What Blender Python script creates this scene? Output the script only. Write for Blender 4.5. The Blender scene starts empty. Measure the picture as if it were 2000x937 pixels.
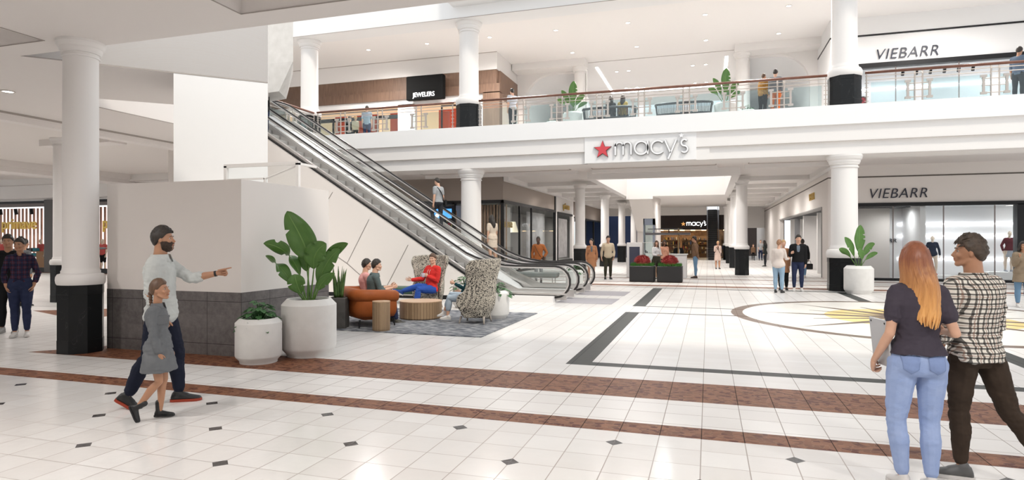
import bpy, math, random
from mathutils import Vector as V, Matrix, noise
PI=math.pi; rad=math.radians
S=bpy.context.scene; COL=S.collection
random.seed(7)
# ------------------------------------------------------------------ materials
MATS={}
def newmat(name):
    m=bpy.data.materials.new(name); m.use_nodes=True
    return m, m.node_tree, m.node_tree.nodes['Principled BSDF']
def mat(name,col=(.8,.8,.8),rough=.6,metal=0,var=None,bump=None,spec=.5,emit=None,space='Object',stretch=None,kind='noise'):
    if name in MATS: return MATS[name]
    m,nt,b=newmat(name); N=nt.nodes; L=nt.links
    b.inputs['Base Color'].default_value=(*col,1); b.inputs['Roughness'].default_value=rough
    b.inputs['Metallic'].default_value=metal; b.inputs['Specular IOR Level'].default_value=spec
    if emit:
        b.inputs['Emission Color'].default_value=(*emit[0],1); b.inputs['Emission Strength'].default_value=emit[1]
    tc=N.new('ShaderNodeTexCoord'); mp=N.new('ShaderNodeMapping'); L.new(tc.outputs[space],mp.inputs[0])
    if stretch: mp.inputs['Scale'].default_value=stretch
    if var:   # (scale, colour2, contrast)
        n=N.new('ShaderNodeTexNoise'); n.inputs['Scale'].default_value=var[0]; n.inputs['Detail'].default_value=4
        L.new(mp.outputs[0],n.inputs['Vector'])
        r=N.new('ShaderNodeValToRGB'); c=var[2] if len(var)>2 else .2
        r.color_ramp.elements[0].position=.5-c; r.color_ramp.elements[1].position=.5+c
        r.color_ramp.elements[0].color=(*col,1); r.color_ramp.elements[1].color=(*var[1],1)
        L.new(n.outputs[0],r.inputs[0]); L.new(r.outputs[0],b.inputs['Base Color'])
    if bump:
        n=N.new('ShaderNodeTexNoise'); n.inputs['Scale'].default_value=bump[0]; n.inputs['Detail'].default_value=5
        L.new(mp.outputs[0],n.inputs['Vector'])
        bp=N.new('ShaderNodeBump'); bp.inputs['Strength'].default_value=bump[1]; bp.inputs['Distance'].default_value=bump[2] if len(bump)>2 else .02
        L.new(n.outputs[0],bp.inputs['Height']); L.new(bp.outputs[0],b.inputs['Normal'])
    MATS[name]=m; return m
class X_:      # tiny shader expression helper
    def __init__(s,nt,sock): s.nt=nt; s.s=sock
    def op(s,o,b=None,c=None,rev=False):
        n=s.nt.nodes.new('ShaderNodeMath'); n.operation=o
        a=[s,b] if not rev else [b,s]
        if c is not None: a.append(c)
        for i,q in enumerate(a):
            if q is None: continue
            if isinstance(q,X_): s.nt.links.new(q.s,n.inputs[i])
            else: n.inputs[i].default_value=q
        return X_(s.nt,n.outputs[0])
    def __add__(s,o): return s.op('ADD',o)
    def __sub__(s,o): return s.op('SUBTRACT',o)
    def __rsub__(s,o): return s.op('SUBTRACT',o,rev=True)
    def __mul__(s,o): return s.op('MULTIPLY',o)
    def __truediv__(s,o): return s.op('DIVIDE',o)
    def lt(s,o): return s.op('LESS_THAN',o)
    def gt(s,o): return s.op('GREATER_THAN',o)
    def mx(s,o): return s.op('MAXIMUM',o)
    def mn(s,o): return s.op('MINIMUM',o)
    def ab(s): return s.op('ABSOLUTE')
    def fr(s): return s.op('FRACT')
    def fl(s): return s.op('FLOOR')
    def band(s,a,b): return s.gt(a)*s.lt(b)
    def lines(s,p,off,w):   # 1 on lines every p
        return ((((s-off)/p+.5).fr()-.5).ab()*p).lt(w/2)
def mixc(nt,fac,a,b):
    n=nt.nodes.new('ShaderNodeMix'); n.data_type='RGBA'; n.clamp_factor=True
    for i,q in ((0,fac),(6,a),(7,b)):
        if isinstance(q,X_): nt.links.new(q.s,n.inputs[i])
        elif hasattr(q,'is_linked') or hasattr(q,'node'): nt.links.new(q,n.inputs[i])
        elif i==0: n.inputs[i].default_value=q
        else: n.inputs[i].default_value=(*q,1)
    return n.outputs[2]
def coords(nt,space='Object'):
    tc=nt.nodes.new('ShaderNodeTexCoord'); sp=nt.nodes.new('ShaderNodeSeparateXYZ'); nt.links.new(tc.outputs[space],sp.inputs[0])
    return X_(nt,sp.outputs[0]),X_(nt,sp.outputs[1]),X_(nt,sp.outputs[2]),tc.outputs[space]
def glassmat(name,tint=(.9,.97,.96),refl=.08,rough=.02):
    if name in MATS: return MATS[name]
    m=bpy.data.materials.new(name); m.use_nodes=True; nt=m.node_tree; nt.nodes.clear()
    o=nt.nodes.new('ShaderNodeOutputMaterial'); mx=nt.nodes.new('ShaderNodeMixShader'); t=nt.nodes.new('ShaderNodeBsdfTransparent'); g=nt.nodes.new('ShaderNodeBsdfGlossy')
    fr=nt.nodes.new('ShaderNodeFresnel'); fr.inputs[0].default_value=1.45
    t.inputs[0].default_value=(*tint,1); g.inputs['Roughness'].default_value=rough
    a=X_(nt,fr.outputs[0])*refl*5+refl*.15
    nt.links.new(a.s,mx.inputs[0]); nt.links.new(t.outputs[0],mx.inputs[1]); nt.links.new(g.outputs[0],mx.inputs[2]); nt.links.new(mx.outputs[0],o.inputs[0])
    MATS[name]=m; return m
# ------------------------------------------------------------------ mesh builder
class MB:
    def __init__(s): s.v=[]; s.f=[]; s.off=V((0,0,0)); s.rot=None
    def add(s,vs,fs):
        n=len(s.v); s.v+= [tuple(q) for q in vs]; s.f+=[tuple(i+n for i in f) for f in fs]; return s
    def box(s,x0,x1,y0,y1,z0,z1):
        x0,x1=sorted((x0,x1)); y0,y1=sorted((y0,y1)); z0,z1=sorted((z0,z1))
        return s.add([(x0,y0,z0),(x1,y0,z0),(x1,y1,z0),(x0,y1,z0),(x0,y0,z1),(x1,y0,z1),(x1,y1,z1),(x0,y1,z1)],
          [(3,2,1,0),(4,5,6,7),(0,1,5,4),(1,2,6,5),(2,3,7,6),(3,0,4,7)])
    def bbox(s,x0,x1,y0,y1,z0,z1,b=.01):   # box with chamfered edges (octagonal section all round)
        x0,x1=sorted((x0,x1)); y0,y1=sorted((y0,y1)); z0,z1=sorted((z0,z1))
        def ring(z,i): return [(x0+b+i,y0+i,z),(x1-b-i,y0+i,z),(x1-i,y0+b+i,z),(x1-i,y1-b-i,z),(x1-b-i,y1-i,z),(x0+b+i,y1-i,z),(x0+i,y1-b-i,z),(x0+i,y0+b+i,z)]
        vs=ring(z0,b)+ring(z0+b,0)+ring(z1-b,0)+ring(z1,b); fs=[tuple(range(7,-1,-1)),tuple(range(24,32))]
        for k in range(3):
            for i in range(8): j=(i+1)%8; fs.append((k*8+i,k*8+j,k*8+8+j,k*8+8+i))
        return s.add(vs,fs)
    def prism(s,poly,a0,a1,axis='z'):   # poly in the two other axes
        def P(p,a): return (p[0],p[1],a) if axis=='z' else ((p[0],a,p[1]) if axis=='y' else (a,p[0],p[1]))
        n=len(poly); vs=[P(p,a0) for p in poly]+[P(p,a1) for p in poly]
        fs=[tuple(range(n))[::-1],tuple(range(n,2*n))]+[(i,(i+1)%n,n+(i+1)%n,n+i) for i in range(n)]
        return s.add(vs,fs)
    def lathe(s,prof,c=(0,0,0),seg=32,rot=0,sx=1,sy=1,caps=True):   # prof [(r,z)]
        vs=[];fs=[];n=len(prof)
        for r,z in prof:
            for i in range(seg):
                a=rot+2*PI*i/seg; vs.append((c[0]+r*math.cos(a)*sx,c[1]+r*math.sin(a)*sy,c[2]+z))
        for k in range(n-1):
            for i in range(seg): j=(i+1)%seg; fs.append((k*seg+i,k*seg+j,(k+1)*seg+j,(k+1)*seg+i))
        if caps: fs.append(tuple(range(seg))[::-1]); fs.append(tuple(range((n-1)*seg,n*seg)))
        return s.add(vs,fs)
    def tube(s,pts,r,seg=8,sc=(1,1),up=None,closed=False,cap=True):   # r float or list ; sc ellipse ; hemispherical-ish caps
        P=[V(p) for p in pts]; n=len(P); R=r if isinstance(r,(list,tuple)) else [r]*n
        vs=[];fs=[]; prev=None
        for i in range(n):
            t=(P[(i+1)%n]-P[i-1]) if closed else (P[min(i+1,n-1)]-P[max(i-1,0)])
            if t.length<1e-9: t=V((0,0,1))
            t.normalize()
            if up is not None: u=V(up)
            elif prev is not None: u=prev
            else: u=V((0,0,1)) if abs(t.z)<.9 else V((0,1,0))
            a=(u-t*u.dot(t))
            if a.length<1e-6: a=t.orthogonal()
            a.normalize(); b=t.cross(a); prev=a
            for k in range(seg):
                q=2*PI*k/seg; vs.append(P[i]+b*(math.cos(q)*R[i]*sc[0])+a*(math.sin(q)*R[i]*sc[1]))
        for i in range(n if closed else n-1):
            m=(i+1)%n
            for k in range(seg): j=(k+1)%seg; fs.append((i*seg+k,i*seg+j,m*seg+j,m*seg+k))
        if not closed:
            if cap=='round':
                for e,i in ((0,0),(1,n-1)):
                    t=(P[1]-P[0]).normalized()*-1 if e==0 else (P[-1]-P[-2]).normalized()
                    vs.append(P[i]+t*R[i]*.9*min(sc)); c=len(vs)-1
                    mid=[]; base=i*seg
                    for k in range(seg): vs.append(P[i]+(V(vs[base+k])-P[i])*.72+t*R[i]*.62*min(sc)); mid.append(len(vs)-1)
                    for k in range(seg):
                        j=(k+1)%seg
                        if e: fs.append((base+k,base+j,mid[j],mid[k])); fs.append((mid[k],mid[j],c))
                        else: fs.append((base+j,base+k,mid[k],mid[j])); fs.append((mid[j],mid[k],c))
            else:
                fs.append(tuple(range(seg))[::-1]); fs.append(tuple(range((n-1)*seg,n*seg)))
        return s.add(vs,fs)
    def ell(s,c,r,seg=16,rings=10,M=None,fn=None):
        vs=[];fs=[]
        c=V(c)
        def tr(x,y,z):
            q=V((x*r[0],y*r[1],z*r[2]))
            if fn: q=V(fn(x,y,z))
            if M is not None: q=M@q
            return c+q
        vs.append(tr(0,0,-1))
        for k in range(1,rings):
            ph=-PI/2+PI*k/rings
            for i in range(seg):
                a=2*PI*i/seg; vs.append(tr(math.cos(ph)*math.cos(a),math.cos(ph)*math.sin(a),math.sin(ph)))
        vs.append(tr(0,0,1)); T=len(vs)-1
        for i in range(seg):
            j=(i+1)%seg; fs.append((0,1+j,1+i)); fs.append((T,T-seg+i,T-seg+j))
        for k in range(rings-2):
            for i in range(seg): j=(i+1)%seg; a=1+k*seg; b=a+seg; fs.append((a+i,a+j,b+j,b+i))
        return s.add(vs,fs)
    def rings(s,rs,seg=20,pw=2.0):   # rs: (center, X-axis vec (len=rx), Y-axis vec)
        vs=[];fs=[];n=len(rs)
        for c,a,b in rs:
            for i in range(seg):
                q=2*PI*i/seg; cx,sy=math.cos(q),math.sin(q)
                e=2/pw; cx=math.copysign(abs(cx)**e,cx); sy=math.copysign(abs(sy)**e,sy)
                vs.append(V(c)+V(a)*cx+V(b)*sy)
        for k in range(n-1):
            for i in range(seg): j=(i+1)%seg; fs.append((k*seg+i,k*seg+j,(k+1)*seg+j,(k+1)*seg+i))
        fs.append(tuple(range(seg))[::-1]); fs.append(tuple(range((n-1)*seg,n*seg)))
        return s.add(vs,fs)
    def grid(s,nu,nv,fn,closed_u=False):
        vs=[fn(i/(nu-1) if not closed_u else i/nu,j/(nv-1)) for j in range(nv) for i in range(nu)]
        fs=[]
        for j in range(nv-1):
            for i in range(nu if closed_u else nu-1):
                k=(i+1)%nu; fs.append((j*nu+i,j*nu+k,(j+1)*nu+k,(j+1)*nu+i))
        return s.add(vs,fs)
    def xf(s,M):
        s.v=[tuple(M@V(q)) for q in s.v]; return s
    def mesh(s,name,m=None,smooth=False):
        me=bpy.data.meshes.new(name); me.from_pydata(s.v,[],s.f); me.update()
        if m: me.materials.append(m)
        if smooth:
            for p in me.polygons: p.use_smooth=True
            if smooth!='all':
                try: me.set_sharp_from_angle(angle=rad(38))
                except Exception: pass
        return me
    def build(s,name,m=None,parent=None,smooth=False,loc=None,solid=None):
        o=bpy.data.objects.new(name,s.mesh(name,m,smooth)); COL.objects.link(o)
        if parent is not None: o.parent=parent
        if loc: o.location=loc
        if solid:
            md=o.modifiers.new('solid','SOLIDIFY'); md.thickness=solid; md.offset=0
        return o
def tag(o,label,cat,group=None,kind=None):
    if label: o['label']=label
    if cat: o['category']=cat
    if group: o['group']=group
    if kind: o['kind']=kind
    return o
def thing(name,label,cat,loc=(0,0,0),rz=0,group=None):
    o=bpy.data.objects.new(name,None); COL.objects.link(o); o.location=loc; o.rotation_euler=(0,0,rz); o.empty_display_size=.1
    return tag(o,label,cat,group)
def struct(name,mb,m,smooth=False):
    o=mb.build(name,m,None,smooth); o['kind']='structure'; return o
def copytree(o,parent=None):
    c=o.copy(); COL.objects.link(c)
    if parent is not None: c.parent=parent
    for ch in list(o.children): copytree(ch,c)
    return c
def remesh(mb,vox,smooth=3,fn=None):
    me=mb.mesh('tmp'); o=bpy.data.objects.new('tmp',me); COL.objects.link(o)
    r=o.modifiers.new('r','REMESH'); r.mode='VOXEL'; r.voxel_size=vox
    if smooth:
        q=o.modifiers.new('s','SMOOTH'); q.factor=.5; q.iterations=smooth
    dg=bpy.context.evaluated_depsgraph_get(); out=bpy.data.meshes.new_from_object(o.evaluated_get(dg))
    bpy.data.objects.remove(o); bpy.data.meshes.remove(me)
    if fn:
        n=len(out.vertices); co=[0.0]*(3*n); no=[0.0]*(3*n)
        out.vertices.foreach_get('co',co); out.vertex_normals.foreach_get('vector',no)
        for i in range(n):
            j=3*i; co[j:j+3]=fn(V(co[j:j+3]),V(no[j:j+3]))
        out.vertices.foreach_set('co',co); out.update()
    return out
def meshobj(name,me,m,parent,extra=None,smooth='all'):
    """link a mesh; extra: MB whose geometry is appended to the same mesh"""
    if extra and extra.v:
        vs=[tuple(v.co) for v in me.vertices]; fs=[tuple(p.vertices) for p in me.polygons]
        k=MB(); k.v=vs; k.f=fs; k.add(extra.v,extra.f); bpy.data.meshes.remove(me); me=k.mesh(name)
    me.name=name
    me.materials.clear()
    me.materials.append(m)
    me.polygons.foreach_set('use_smooth',[True]*len(me.polygons)); me.update()
    o=bpy.data.objects.new(name,me); COL.objects.link(o); o.parent=parent; return o
def text_mesh(name,body,size,depth,m,loc,rot,parent=None,shear=0,offset=0,sx=1,align='LEFT',space=1):
    c=bpy.data.curves.new(name,'FONT'); c.body=body; c.size=size; c.extrude=depth; c.shear=shear; c.offset=offset; c.align_x=align; c.space_character=space
    t=bpy.data.objects.new('t',c); COL.objects.link(t); dg=bpy.context.evaluated_depsgraph_get()
    me=bpy.data.meshes.new_from_object(t.evaluated_get(dg)); bpy.data.objects.remove(t)
    for v in me.vertices: v.co.x*=sx
    me.name=name; me.materials.clear(); me.materials.append(m)
    o=bpy.data.objects.new(name,me); COL.objects.link(o); o.location=loc; o.rotation_euler=rot
    if parent is not None: o.parent=parent
    return o
# ------------------------------------------------------------------ people
def nv(x): return V(x).normalized()
def smst(a,b,x):
    t=max(0,min(1,(x-a)/(b-a))); return t*t*(3-2*t)
def headfn(k,fem):
    w,d,h=(.074,.093,.117) if not fem else (.070,.089,.112)
    def f(x,y,z):
        X=x*w; Y=y*d; Z=z*h
        if z<0:
            q=-z; X*=1-.30*q**1.4-(.05 if fem else 0)*q
            if y<0: Y*=1-.50*q**1.1
            else: Y*=1-.02*q; 
        else: X*=1-.06*z; 
        if y>0: Y*=.93; 
        if y>0 and z>.45: Y*=1-.12*(z-.45)
        return (X*k,Y*k,Z*k)
    return f
SKINS={'fair':(.58,.34,.235),'tan':(.40,.205,.12),'olive':(.50,.29,.19),'brown':(.20,.10,.06),'dark':(.07,.035,.022)}
def skin(k):
    c=SKINS[k]; return mat('skin_'+k,c,.5,var=(14,tuple(min(1,q*1.12) for q in c),.3),bump=(160,.08,.002))
def cloth(name,c=(.5,.5,.5),c2=None,rough=.85,scale=9,bump=.25):
    c2=c2 or tuple(q*.88 for q in c)
    return mat('cloth_'+name,c,rough,var=(scale,c2,.25),bump=(55,bump,.006),spec=.2)
def finger(B,base,d,n,L,r,curl):
    p=base; pts=[p]; ang=0
    for seg,ca in ((.45,curl[0]),(.3,curl[1]),(.25,curl[2])):
        ang+=ca; q=(d*math.cos(ang)+n*math.sin(ang)); p=p+q*L*seg; pts.append(p)
    B.tube(pts,[r,r*.95,r*.86,r*.7],seg=7,cap='round')
def hand(B,w,d,t,side,k,pose):
    """w wrist, d hand direction, t thumb side, side +1 right"""
    d=nv(d); t=V(t); t=(t-d*t.dot(d)); 
    if t.length<1e-3: t=d.orthogonal()
    t.normalize(); n=d.cross(t)*(-side)
    k=k*.97
    c0=w+d*.0*k; c1=w+d*.045*k; c2=w+d*.09*k
    B.rings([(w-d*.012*k,t*.022*k,n*.018*k),(w+d*.015*k,t*.029*k,n*.019*k),(c1,t*.040*k,n*.019*k),(c2,t*.041*k,n*.0145*k),(w+d*.1*k,t*.034*k,n*.008*k)],seg=14,pw=2.4)
    curl={'relax':(.35,.45,.35),'fist':(1.35,1.6,1.1),'flat':(.1,.15,.1),'grip':(.8,.9,.6),'point':(1.3,1.6,1.0),'half':(.6,.7,.5)}[pose]
    for i,(o,L) in enumerate(((.030,.072),(.010,.080),(-.011,.075),(-.031,.058))):
        c=curl
        if pose=='point' and i==0: c=(.05,.08,.05)
        if pose=='relax': c=tuple(q*(1+.15*i) for q in curl)
        finger(B,w+d*(.088-.004*abs(i-1))*k+t*o*k,nv(d+t*(.10-.07*i)*.6),n,L*k,.0088*k,c)
    b=w+d*.025*k+t*.030*k+n*.004*k
    td=nv(d*.72+t*.62+n*.35) if pose in('relax','flat','half') else nv(d*.75+t*.35+n*.6)
    e=b+td*.042*k; e2=e+nv(d*.85+t*.18+n*.35)*.03*k; e3=e2+nv(d*.9+n*.3)*.02*k
    B.tube([w+d*.012*k+t*.012*k,b,e,e2,e3],[.013*k,.014*k,.0108*k,.0095*k,.0075*k],seg=7,cap='round')
def limb(B,pts,rs,seg=12): B.tube(pts,rs,seg=seg,cap='round')
def mixp(a,b,t): return a+(b-a)*t
def person(label,loc,yaw,H=1.75,fem=False,sk='fair',pose=None,out=None,vox=.011,group=None,fat=1.0,child=False,cat='person'):
    pose=pose or {}; out=out or {}
    fat*=1.03
    g=lambda k,d: pose.get(k,d)
    R=thing('person',label,cat,loc,yaw,group)
    lean=nv(g('lean',(0,.02,1))); tw=rad(g('twist',0))
    Rt=Matrix.Rotation(tw,3,'Z'); hr=V((1,0,0)); 
    sr=Rt@V((1,0,0)); sr=(sr-lean*sr.dot(lean)).normalized(); sf=lean.cross(sr)   # torso right, forward
    hf=V((0,1,0))
    leg=.243*H; hipw=(.052 if not fem else .054)*H; shw=(.101 if not fem else .089)*H*(1 if not child else .95)*g('shw',1)
    P=V((0,0,0)); J={}
    for s,k in ((1,'R'),(-1,'L')):
        th=nv(g('thigh'+k,(.02*s,0,-1))); sh=nv(g('shin'+k,(0,-.02,-1)))
        J['hip'+k]=P+hr*hipw*s; J['knee'+k]=J['hip'+k]+th*leg; J['ank'+k]=J['knee'+k]+sh*leg
    fl={}
    for k in 'RL':
        ft=nv(g('foot'+k,(.12 if k=='R' else -.12,1,0))); J['ft'+k]=ft
        low=J['ank'+k].z-.043*H; toe=J['ank'+k].z+ft.z*.105*H-.028*H
        fl[k]=min(low,toe)
    z0=g('rootz',None)
    if z0 is None: z0=-fl[pose['sup']] if pose.get('sup') else -min(fl.values())
    P=V(g('root',(0,0,0)))+V((0,0,z0))
    for k in list(J):
        if not k.startswith('ft'): J[k]=J[k]+P
    sp=lambda t:(P+lean*t*H)      # along the spine
    bend=g('bend',0)
    shc=sp(.288); neck=sp(.318)
    nd=nv(lean+sf*.18); hd=neck+nd*.055*H
    hy,hp,ht=g('head',(0,0,0)) # yaw(left+),pitch(up+),tilt
    k=H/1.75*(1.0 if not child else 1.17)
    base=Matrix((sr,sf,lean)).transposed()
    mixz=Matrix((sr,V((0,0,1)).cross(sr).normalized(),V((0,0,1)))).transposed()
    HM=mixz@Matrix.Rotation(rad(hy),3,'Z')@Matrix.Rotation(rad(hp),3,'X')@Matrix.Rotation(rad(ht),3,'Y')
    hc=neck+nd*.045*H+HM@V((0,.022,.100))*k
    for s,kk in ((1,'R'),(-1,'L')):
        J['sh'+kk]=shc+sr*shw*s-lean*.006*H
        up,fo,ha=[nv(q) for q in g('arm'+kk,((.10*s,-.03,-1),(.03*s,.14,-1),(0,.12,-1)))]
        el=J['sh'+kk]+up*.170*H; wr=el+fo*.148*H
        J['el'+kk]=el; J['wr'+kk]=wr; J['hd'+kk]=ha
    # torso rings
    if fem: prof=[(-.055,.050,.045),(-.03,.086,.064),(.0,.100,.071),(.035,.097,.069),(.075,.082,.058),(.11,.070,.052),(.15,.073,.055),(.20,.083,.062),(.235,.086,.064),(.265,.085,.056),(.29,.074,.046),(.305,.046,.038),(.32,.03,.03)]
    else: prof=[(-.055,.055,.046),(-.03,.082,.060),(.0,.093,.066),(.035,.090,.063),(.075,.085,.060),(.11,.083,.059),(.15,.087,.062),(.20,.098,.067),(.235,.104,.069),(.265,.103,.063),(.29,.086,.051),(.305,.055,.042),(.32,.036,.036)]
    def torso(B,inf=0,z0=-.06,z1=.33,hem=None,extra=0):
        rs=[]
        for t,rx,ry in prof:
            if t<z0-1e-6 or t>z1+1e-6: continue
            a=smst(.05,.2,t); ax=(hr*(1-a)+sr*a).normalized(); up=lean if t>.05 else nv(mixp(V((0,0,1)),lean,smst(-.03,.08,t)) if g('rootz',None) is None else lean)
            fy=up.cross(ax).normalized()
            c=sp(t)+fy*((.006 if not fem else .008)*H*math.sin((t)*18) + (bend*H*math.sin(max(0,min(1,t/.3))*PI)*-1))
            i=inf+extra*smst(.12,-.05,t)
            rs.append((c,ax*(rx*H*fat+i),fy*(ry*H*fat+i)))
        B.rings(rs,seg=24,pw=2.3)
        if fem and z1>.2 and not child:
            for s in (-1,1): B.ell(sp(.215)+sr*s*.040*H+sf*.038*H,(.038*H+inf,.032*H+inf,.040*H+inf),12,8)
    def glute(B,inf):
        for s in (-1,1): B.ell(sp(-.008)+hr*s*.044*H-sf*(.030 if fem else .024)*H,(.048*H+inf,.045*H+inf,.050*H+inf),14,10)
    def arm(B,kk,inf=0,end=1.0,taper=1):
        s=J['sh'+kk];e=J['el'+kk];w=J['wr'+kk]; f=(1 if not fem else .86)*(1 if not child else .85)*fat
        if end<=.5:
            q=mixp(s,e,end*2); limb(B,[s,mixp(s,q,.5),q],[.034*H*f+inf,.031*H*f+inf*taper,.028*H*f+inf*taper])
        else:
            q=mixp(e,w,(end-.5)*2); m=mixp(e,w,min(.3,(end-.5)))
            limb(B,[s,mixp(s,e,.35),mixp(s,e,.8),e,m,q],[.034*H*f+inf,.031*H*f+inf,.025*H*f+inf,.0245*H*f+inf,.0245*H*f+inf,(.0245-.009*min(1,(end-.5)*2))*H*f+inf*taper])
        # shoulder bridge
        c=sp(.272); limb(B,[mixp(c,s,.3),s],[.050*H*f+inf*.8,.036*H*f+inf])
    def legs(B,inf=0,end=1.0,sides='RL',flare=0):
        for kk in sides:
            h=J['hip'+kk];n=J['knee'+kk];a=J['ank'+kk]; f=(1 if not child else .8)*fat*(1.03 if fem else 1)
            s=1 if kk=='R' else -1
            back=-V((0,1,0)); ax=(a-n).normalized(); back=(back-ax*back.dot(ax)); back=back.normalized() if back.length>.2 else V((0,0,0))
            if end<=.5:
                q=mixp(h,n,end*2); limb(B,[h,mixp(h,q,.5),q],[.054*H*f+inf,.050*H*f+inf,.043*H*f+inf+flare])
            else:
                q=mixp(n,a,(end-.5)*2)
                pts=[h,mixp(h,n,.3),mixp(h,n,.7),n]; rr=[.054*H*f+inf,.051*H*f+inf,.041*H*f+inf,.0335*H*f+inf]
                for t,r in ((.12,.0325),(.33,.0345),(.6,.028),(.85,.0215),(1,.020)):
                    if t<=(end-.5)*2+1e-6: pts.append(mixp(n,a,t)+back*(.008*H*math.sin(min(1,t/.66)*PI) if t<.66 else 0)); rr.append(r*H*f+inf+flare*t)
                limb(B,pts,rr)
    # --- body
    B=MB(); torso(B,-.006 if (out.get('top') or out.get('trousers')) else 0)
    for kk in 'RL': arm(B,kk,-.001)
    legs(B,-.005 if out.get('trousers') else 0)
    f=1 if not fem else .85
    limb(B,[neck-nd*.03*H,neck+nd*.02*H,hc-HM@V((0,.018,.055))*k],[.042*H*f,.035*H*f,.034*H*f],14)
    hf_=headfn(k,fem); B.ell(hc,(1,1,1),28,20,HM,hf_)
    hp_=lambda x,y,z: hc+HM@(V((x,y,z))*k)
    # nose, brow, lips, chin, ears, cheeks
    B.tube([hp_(0,.083,.012),hp_(0,.094,-.012),hp_(0,.104 if not fem else .100,-.030),hp_(0,.088,-.038)],[.007*k,.009*k,.0125*k,.010*k],seg=8,cap='round')
    for s in(-1,1):
        B.ell(hp_(s*.012,.090,-.033),(.009*k,.010*k,.007*k),8,6)
        B.ell(hp_(s*.028,.078,.016),(.022*k,.012*k,.007*k),10,6,HM)
        B.ell(hp_(s*.040,.064,-.028),(.022*k,.020*k,.020*k),10,6,HM)
        B.ell(hp_(s*(.079 if not fem else .074),-.006,-.006),(.011*k,.019*k,.031*k),10,8,HM@Matrix.Rotation(s*-.35,3,'Z')@Matrix.Rotation(.15,3,'X'))
    B.ell(hp_(0,.086,-.055),(.024*k,.011*k,.006*k),10,6,HM); B.ell(hp_(0,.084,-.066),(.020*k,.011*k,.0065*k),10,6,HM)
    B.ell(hp_(0,.071,-.092),(.024*k,.018*k,.018*k),10,8,HM)
    for s in (-1,1): B.tube([hp_(s*.058,.0,-.055),hp_(s*.045,.04,-.085),hp_(0,.068,-.100)],[.014*k,.015*k,.014*k],seg=8,cap='round')
    if not out.get('shoes',True):
        pass
    for kk in 'RL':
        a=J['ank'+kk]; ft=J['ft'+kk]; limb(B,[a-ft*.012*H-(V((0,0,1))-ft*ft.z).normalized()*.012*H,a+ft*.03*H-(V((0,0,1))-ft*ft.z).normalized()*.022*H],[.019*H,.013*H])
    HMt=HM.transposed()
    def dent(co,n):
        q=(HMt@(co-hc))/k
        if abs(q.x)<.08 and q.z>-.13 and q.y>0:
            for s in(-1,1):
                d2=((q.x-s*.031)/.017)**2+((q.z-.003)/.010)**2
                if d2<6: co=co-HM@V((0,1,0))*(.0085*k*math.exp(-d2*.7))
        return co
    hv=min(vox,.0085)
    me=remesh(B,hv if vox<.008 else vox,2,dent)
    Hn=MB()
    if not out.get('nohands'):
        for s,kk in((1,'R'),(-1,'L')):
            hpz,tdir=g('hand'+kk,('relax',(0,1,.2)))
            hand(Hn,J['wr'+kk],J['hd'+kk],tdir,s,k*(.92 if fem else 1)*(1 if not child else .72),hpz)
    meshobj('body',me,skin(sk),R,Hn)
    # --- eyes & brows
    hairM=out.get('hair')!='bald'
    if vox<.0165 and hairM:
        e=MB(); ir=MB(); br=MB()
        for s in(-1,1):
            e.ell(hp_(s*.031,.0668,.003),(.0112*k,.0112*k,.0068*k),12,8,HM); ir.ell(hp_(s*.031,.0742,.003),(.0066*k,.0048*k,.0060*k),8,6,HM)
            br.tube([hp_(s*.014,.090,.020),hp_(s*.031,.088,.026),hp_(s*.048,.075,.020)],[.0025*k,.0032*k,.002*k],seg=6,cap='round',up=(0,0,1))
        e.build('eyes',mat('eye_white',(.45,.42,.40),.3),R,'all'); ir.build('irises',mat('iris_brown',(.03,.018,.012),.2),R,'all')
        br.build('eyebrows',out.get('browm') or out.get('hairm') or mat('hair_dark',(.015,.010,.008),.6),R,'all')
        lp=MB(); lp.ell(hp_(0,.0885,-.0555),(.0205*k,.0100*k,.0048*k),10,6,HM); lp.ell(hp_(0,.0865,-.0645),(.0175*k,.0100*k,.0052*k),10,6,HM)
        c=SKINS[sk]; lp.build('lips',mat('lips_'+sk,(c[0]*.85,c[1]*.55,c[2]*.6),.45),R,'all')
    # --- hair
    hair=out.get('hair','short'); hm=out.get('hairm') or mat('hair_dark',(.015,.010,.008),.6)
    def hairshell(th,low=-.45,front=.46,nz=.3,seed=0):
        def fn(x,y,z):
            hl=mixp(low,-.12,smst(-1,-.05,y)) if y<-.05 else mixp(-.12,front,smst(-.05,.75,y)**.8)
            m=smst(hl-.10,hl+.16,z)
            b=V(hf_(x,y,z)); nrm=nv((x/.9,y,z))
            n_=noise.noise(V((x*5+seed,y*5,z*5)))+.6*noise.noise(V((x*13,y*13+seed,z*9)))+.35*noise.noise(V((x*30,y*30+seed,z*12)))
            t=th*(.95+.5*max(0,z)+.25*max(0,-y))*k*(1+nz*n_)
            return b+nrm*(t*m-.010*k*(1-m))
        h=MB(); h.ell(hc,(1,1,1),56,40,HM,fn); return h
    HB=None
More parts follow.
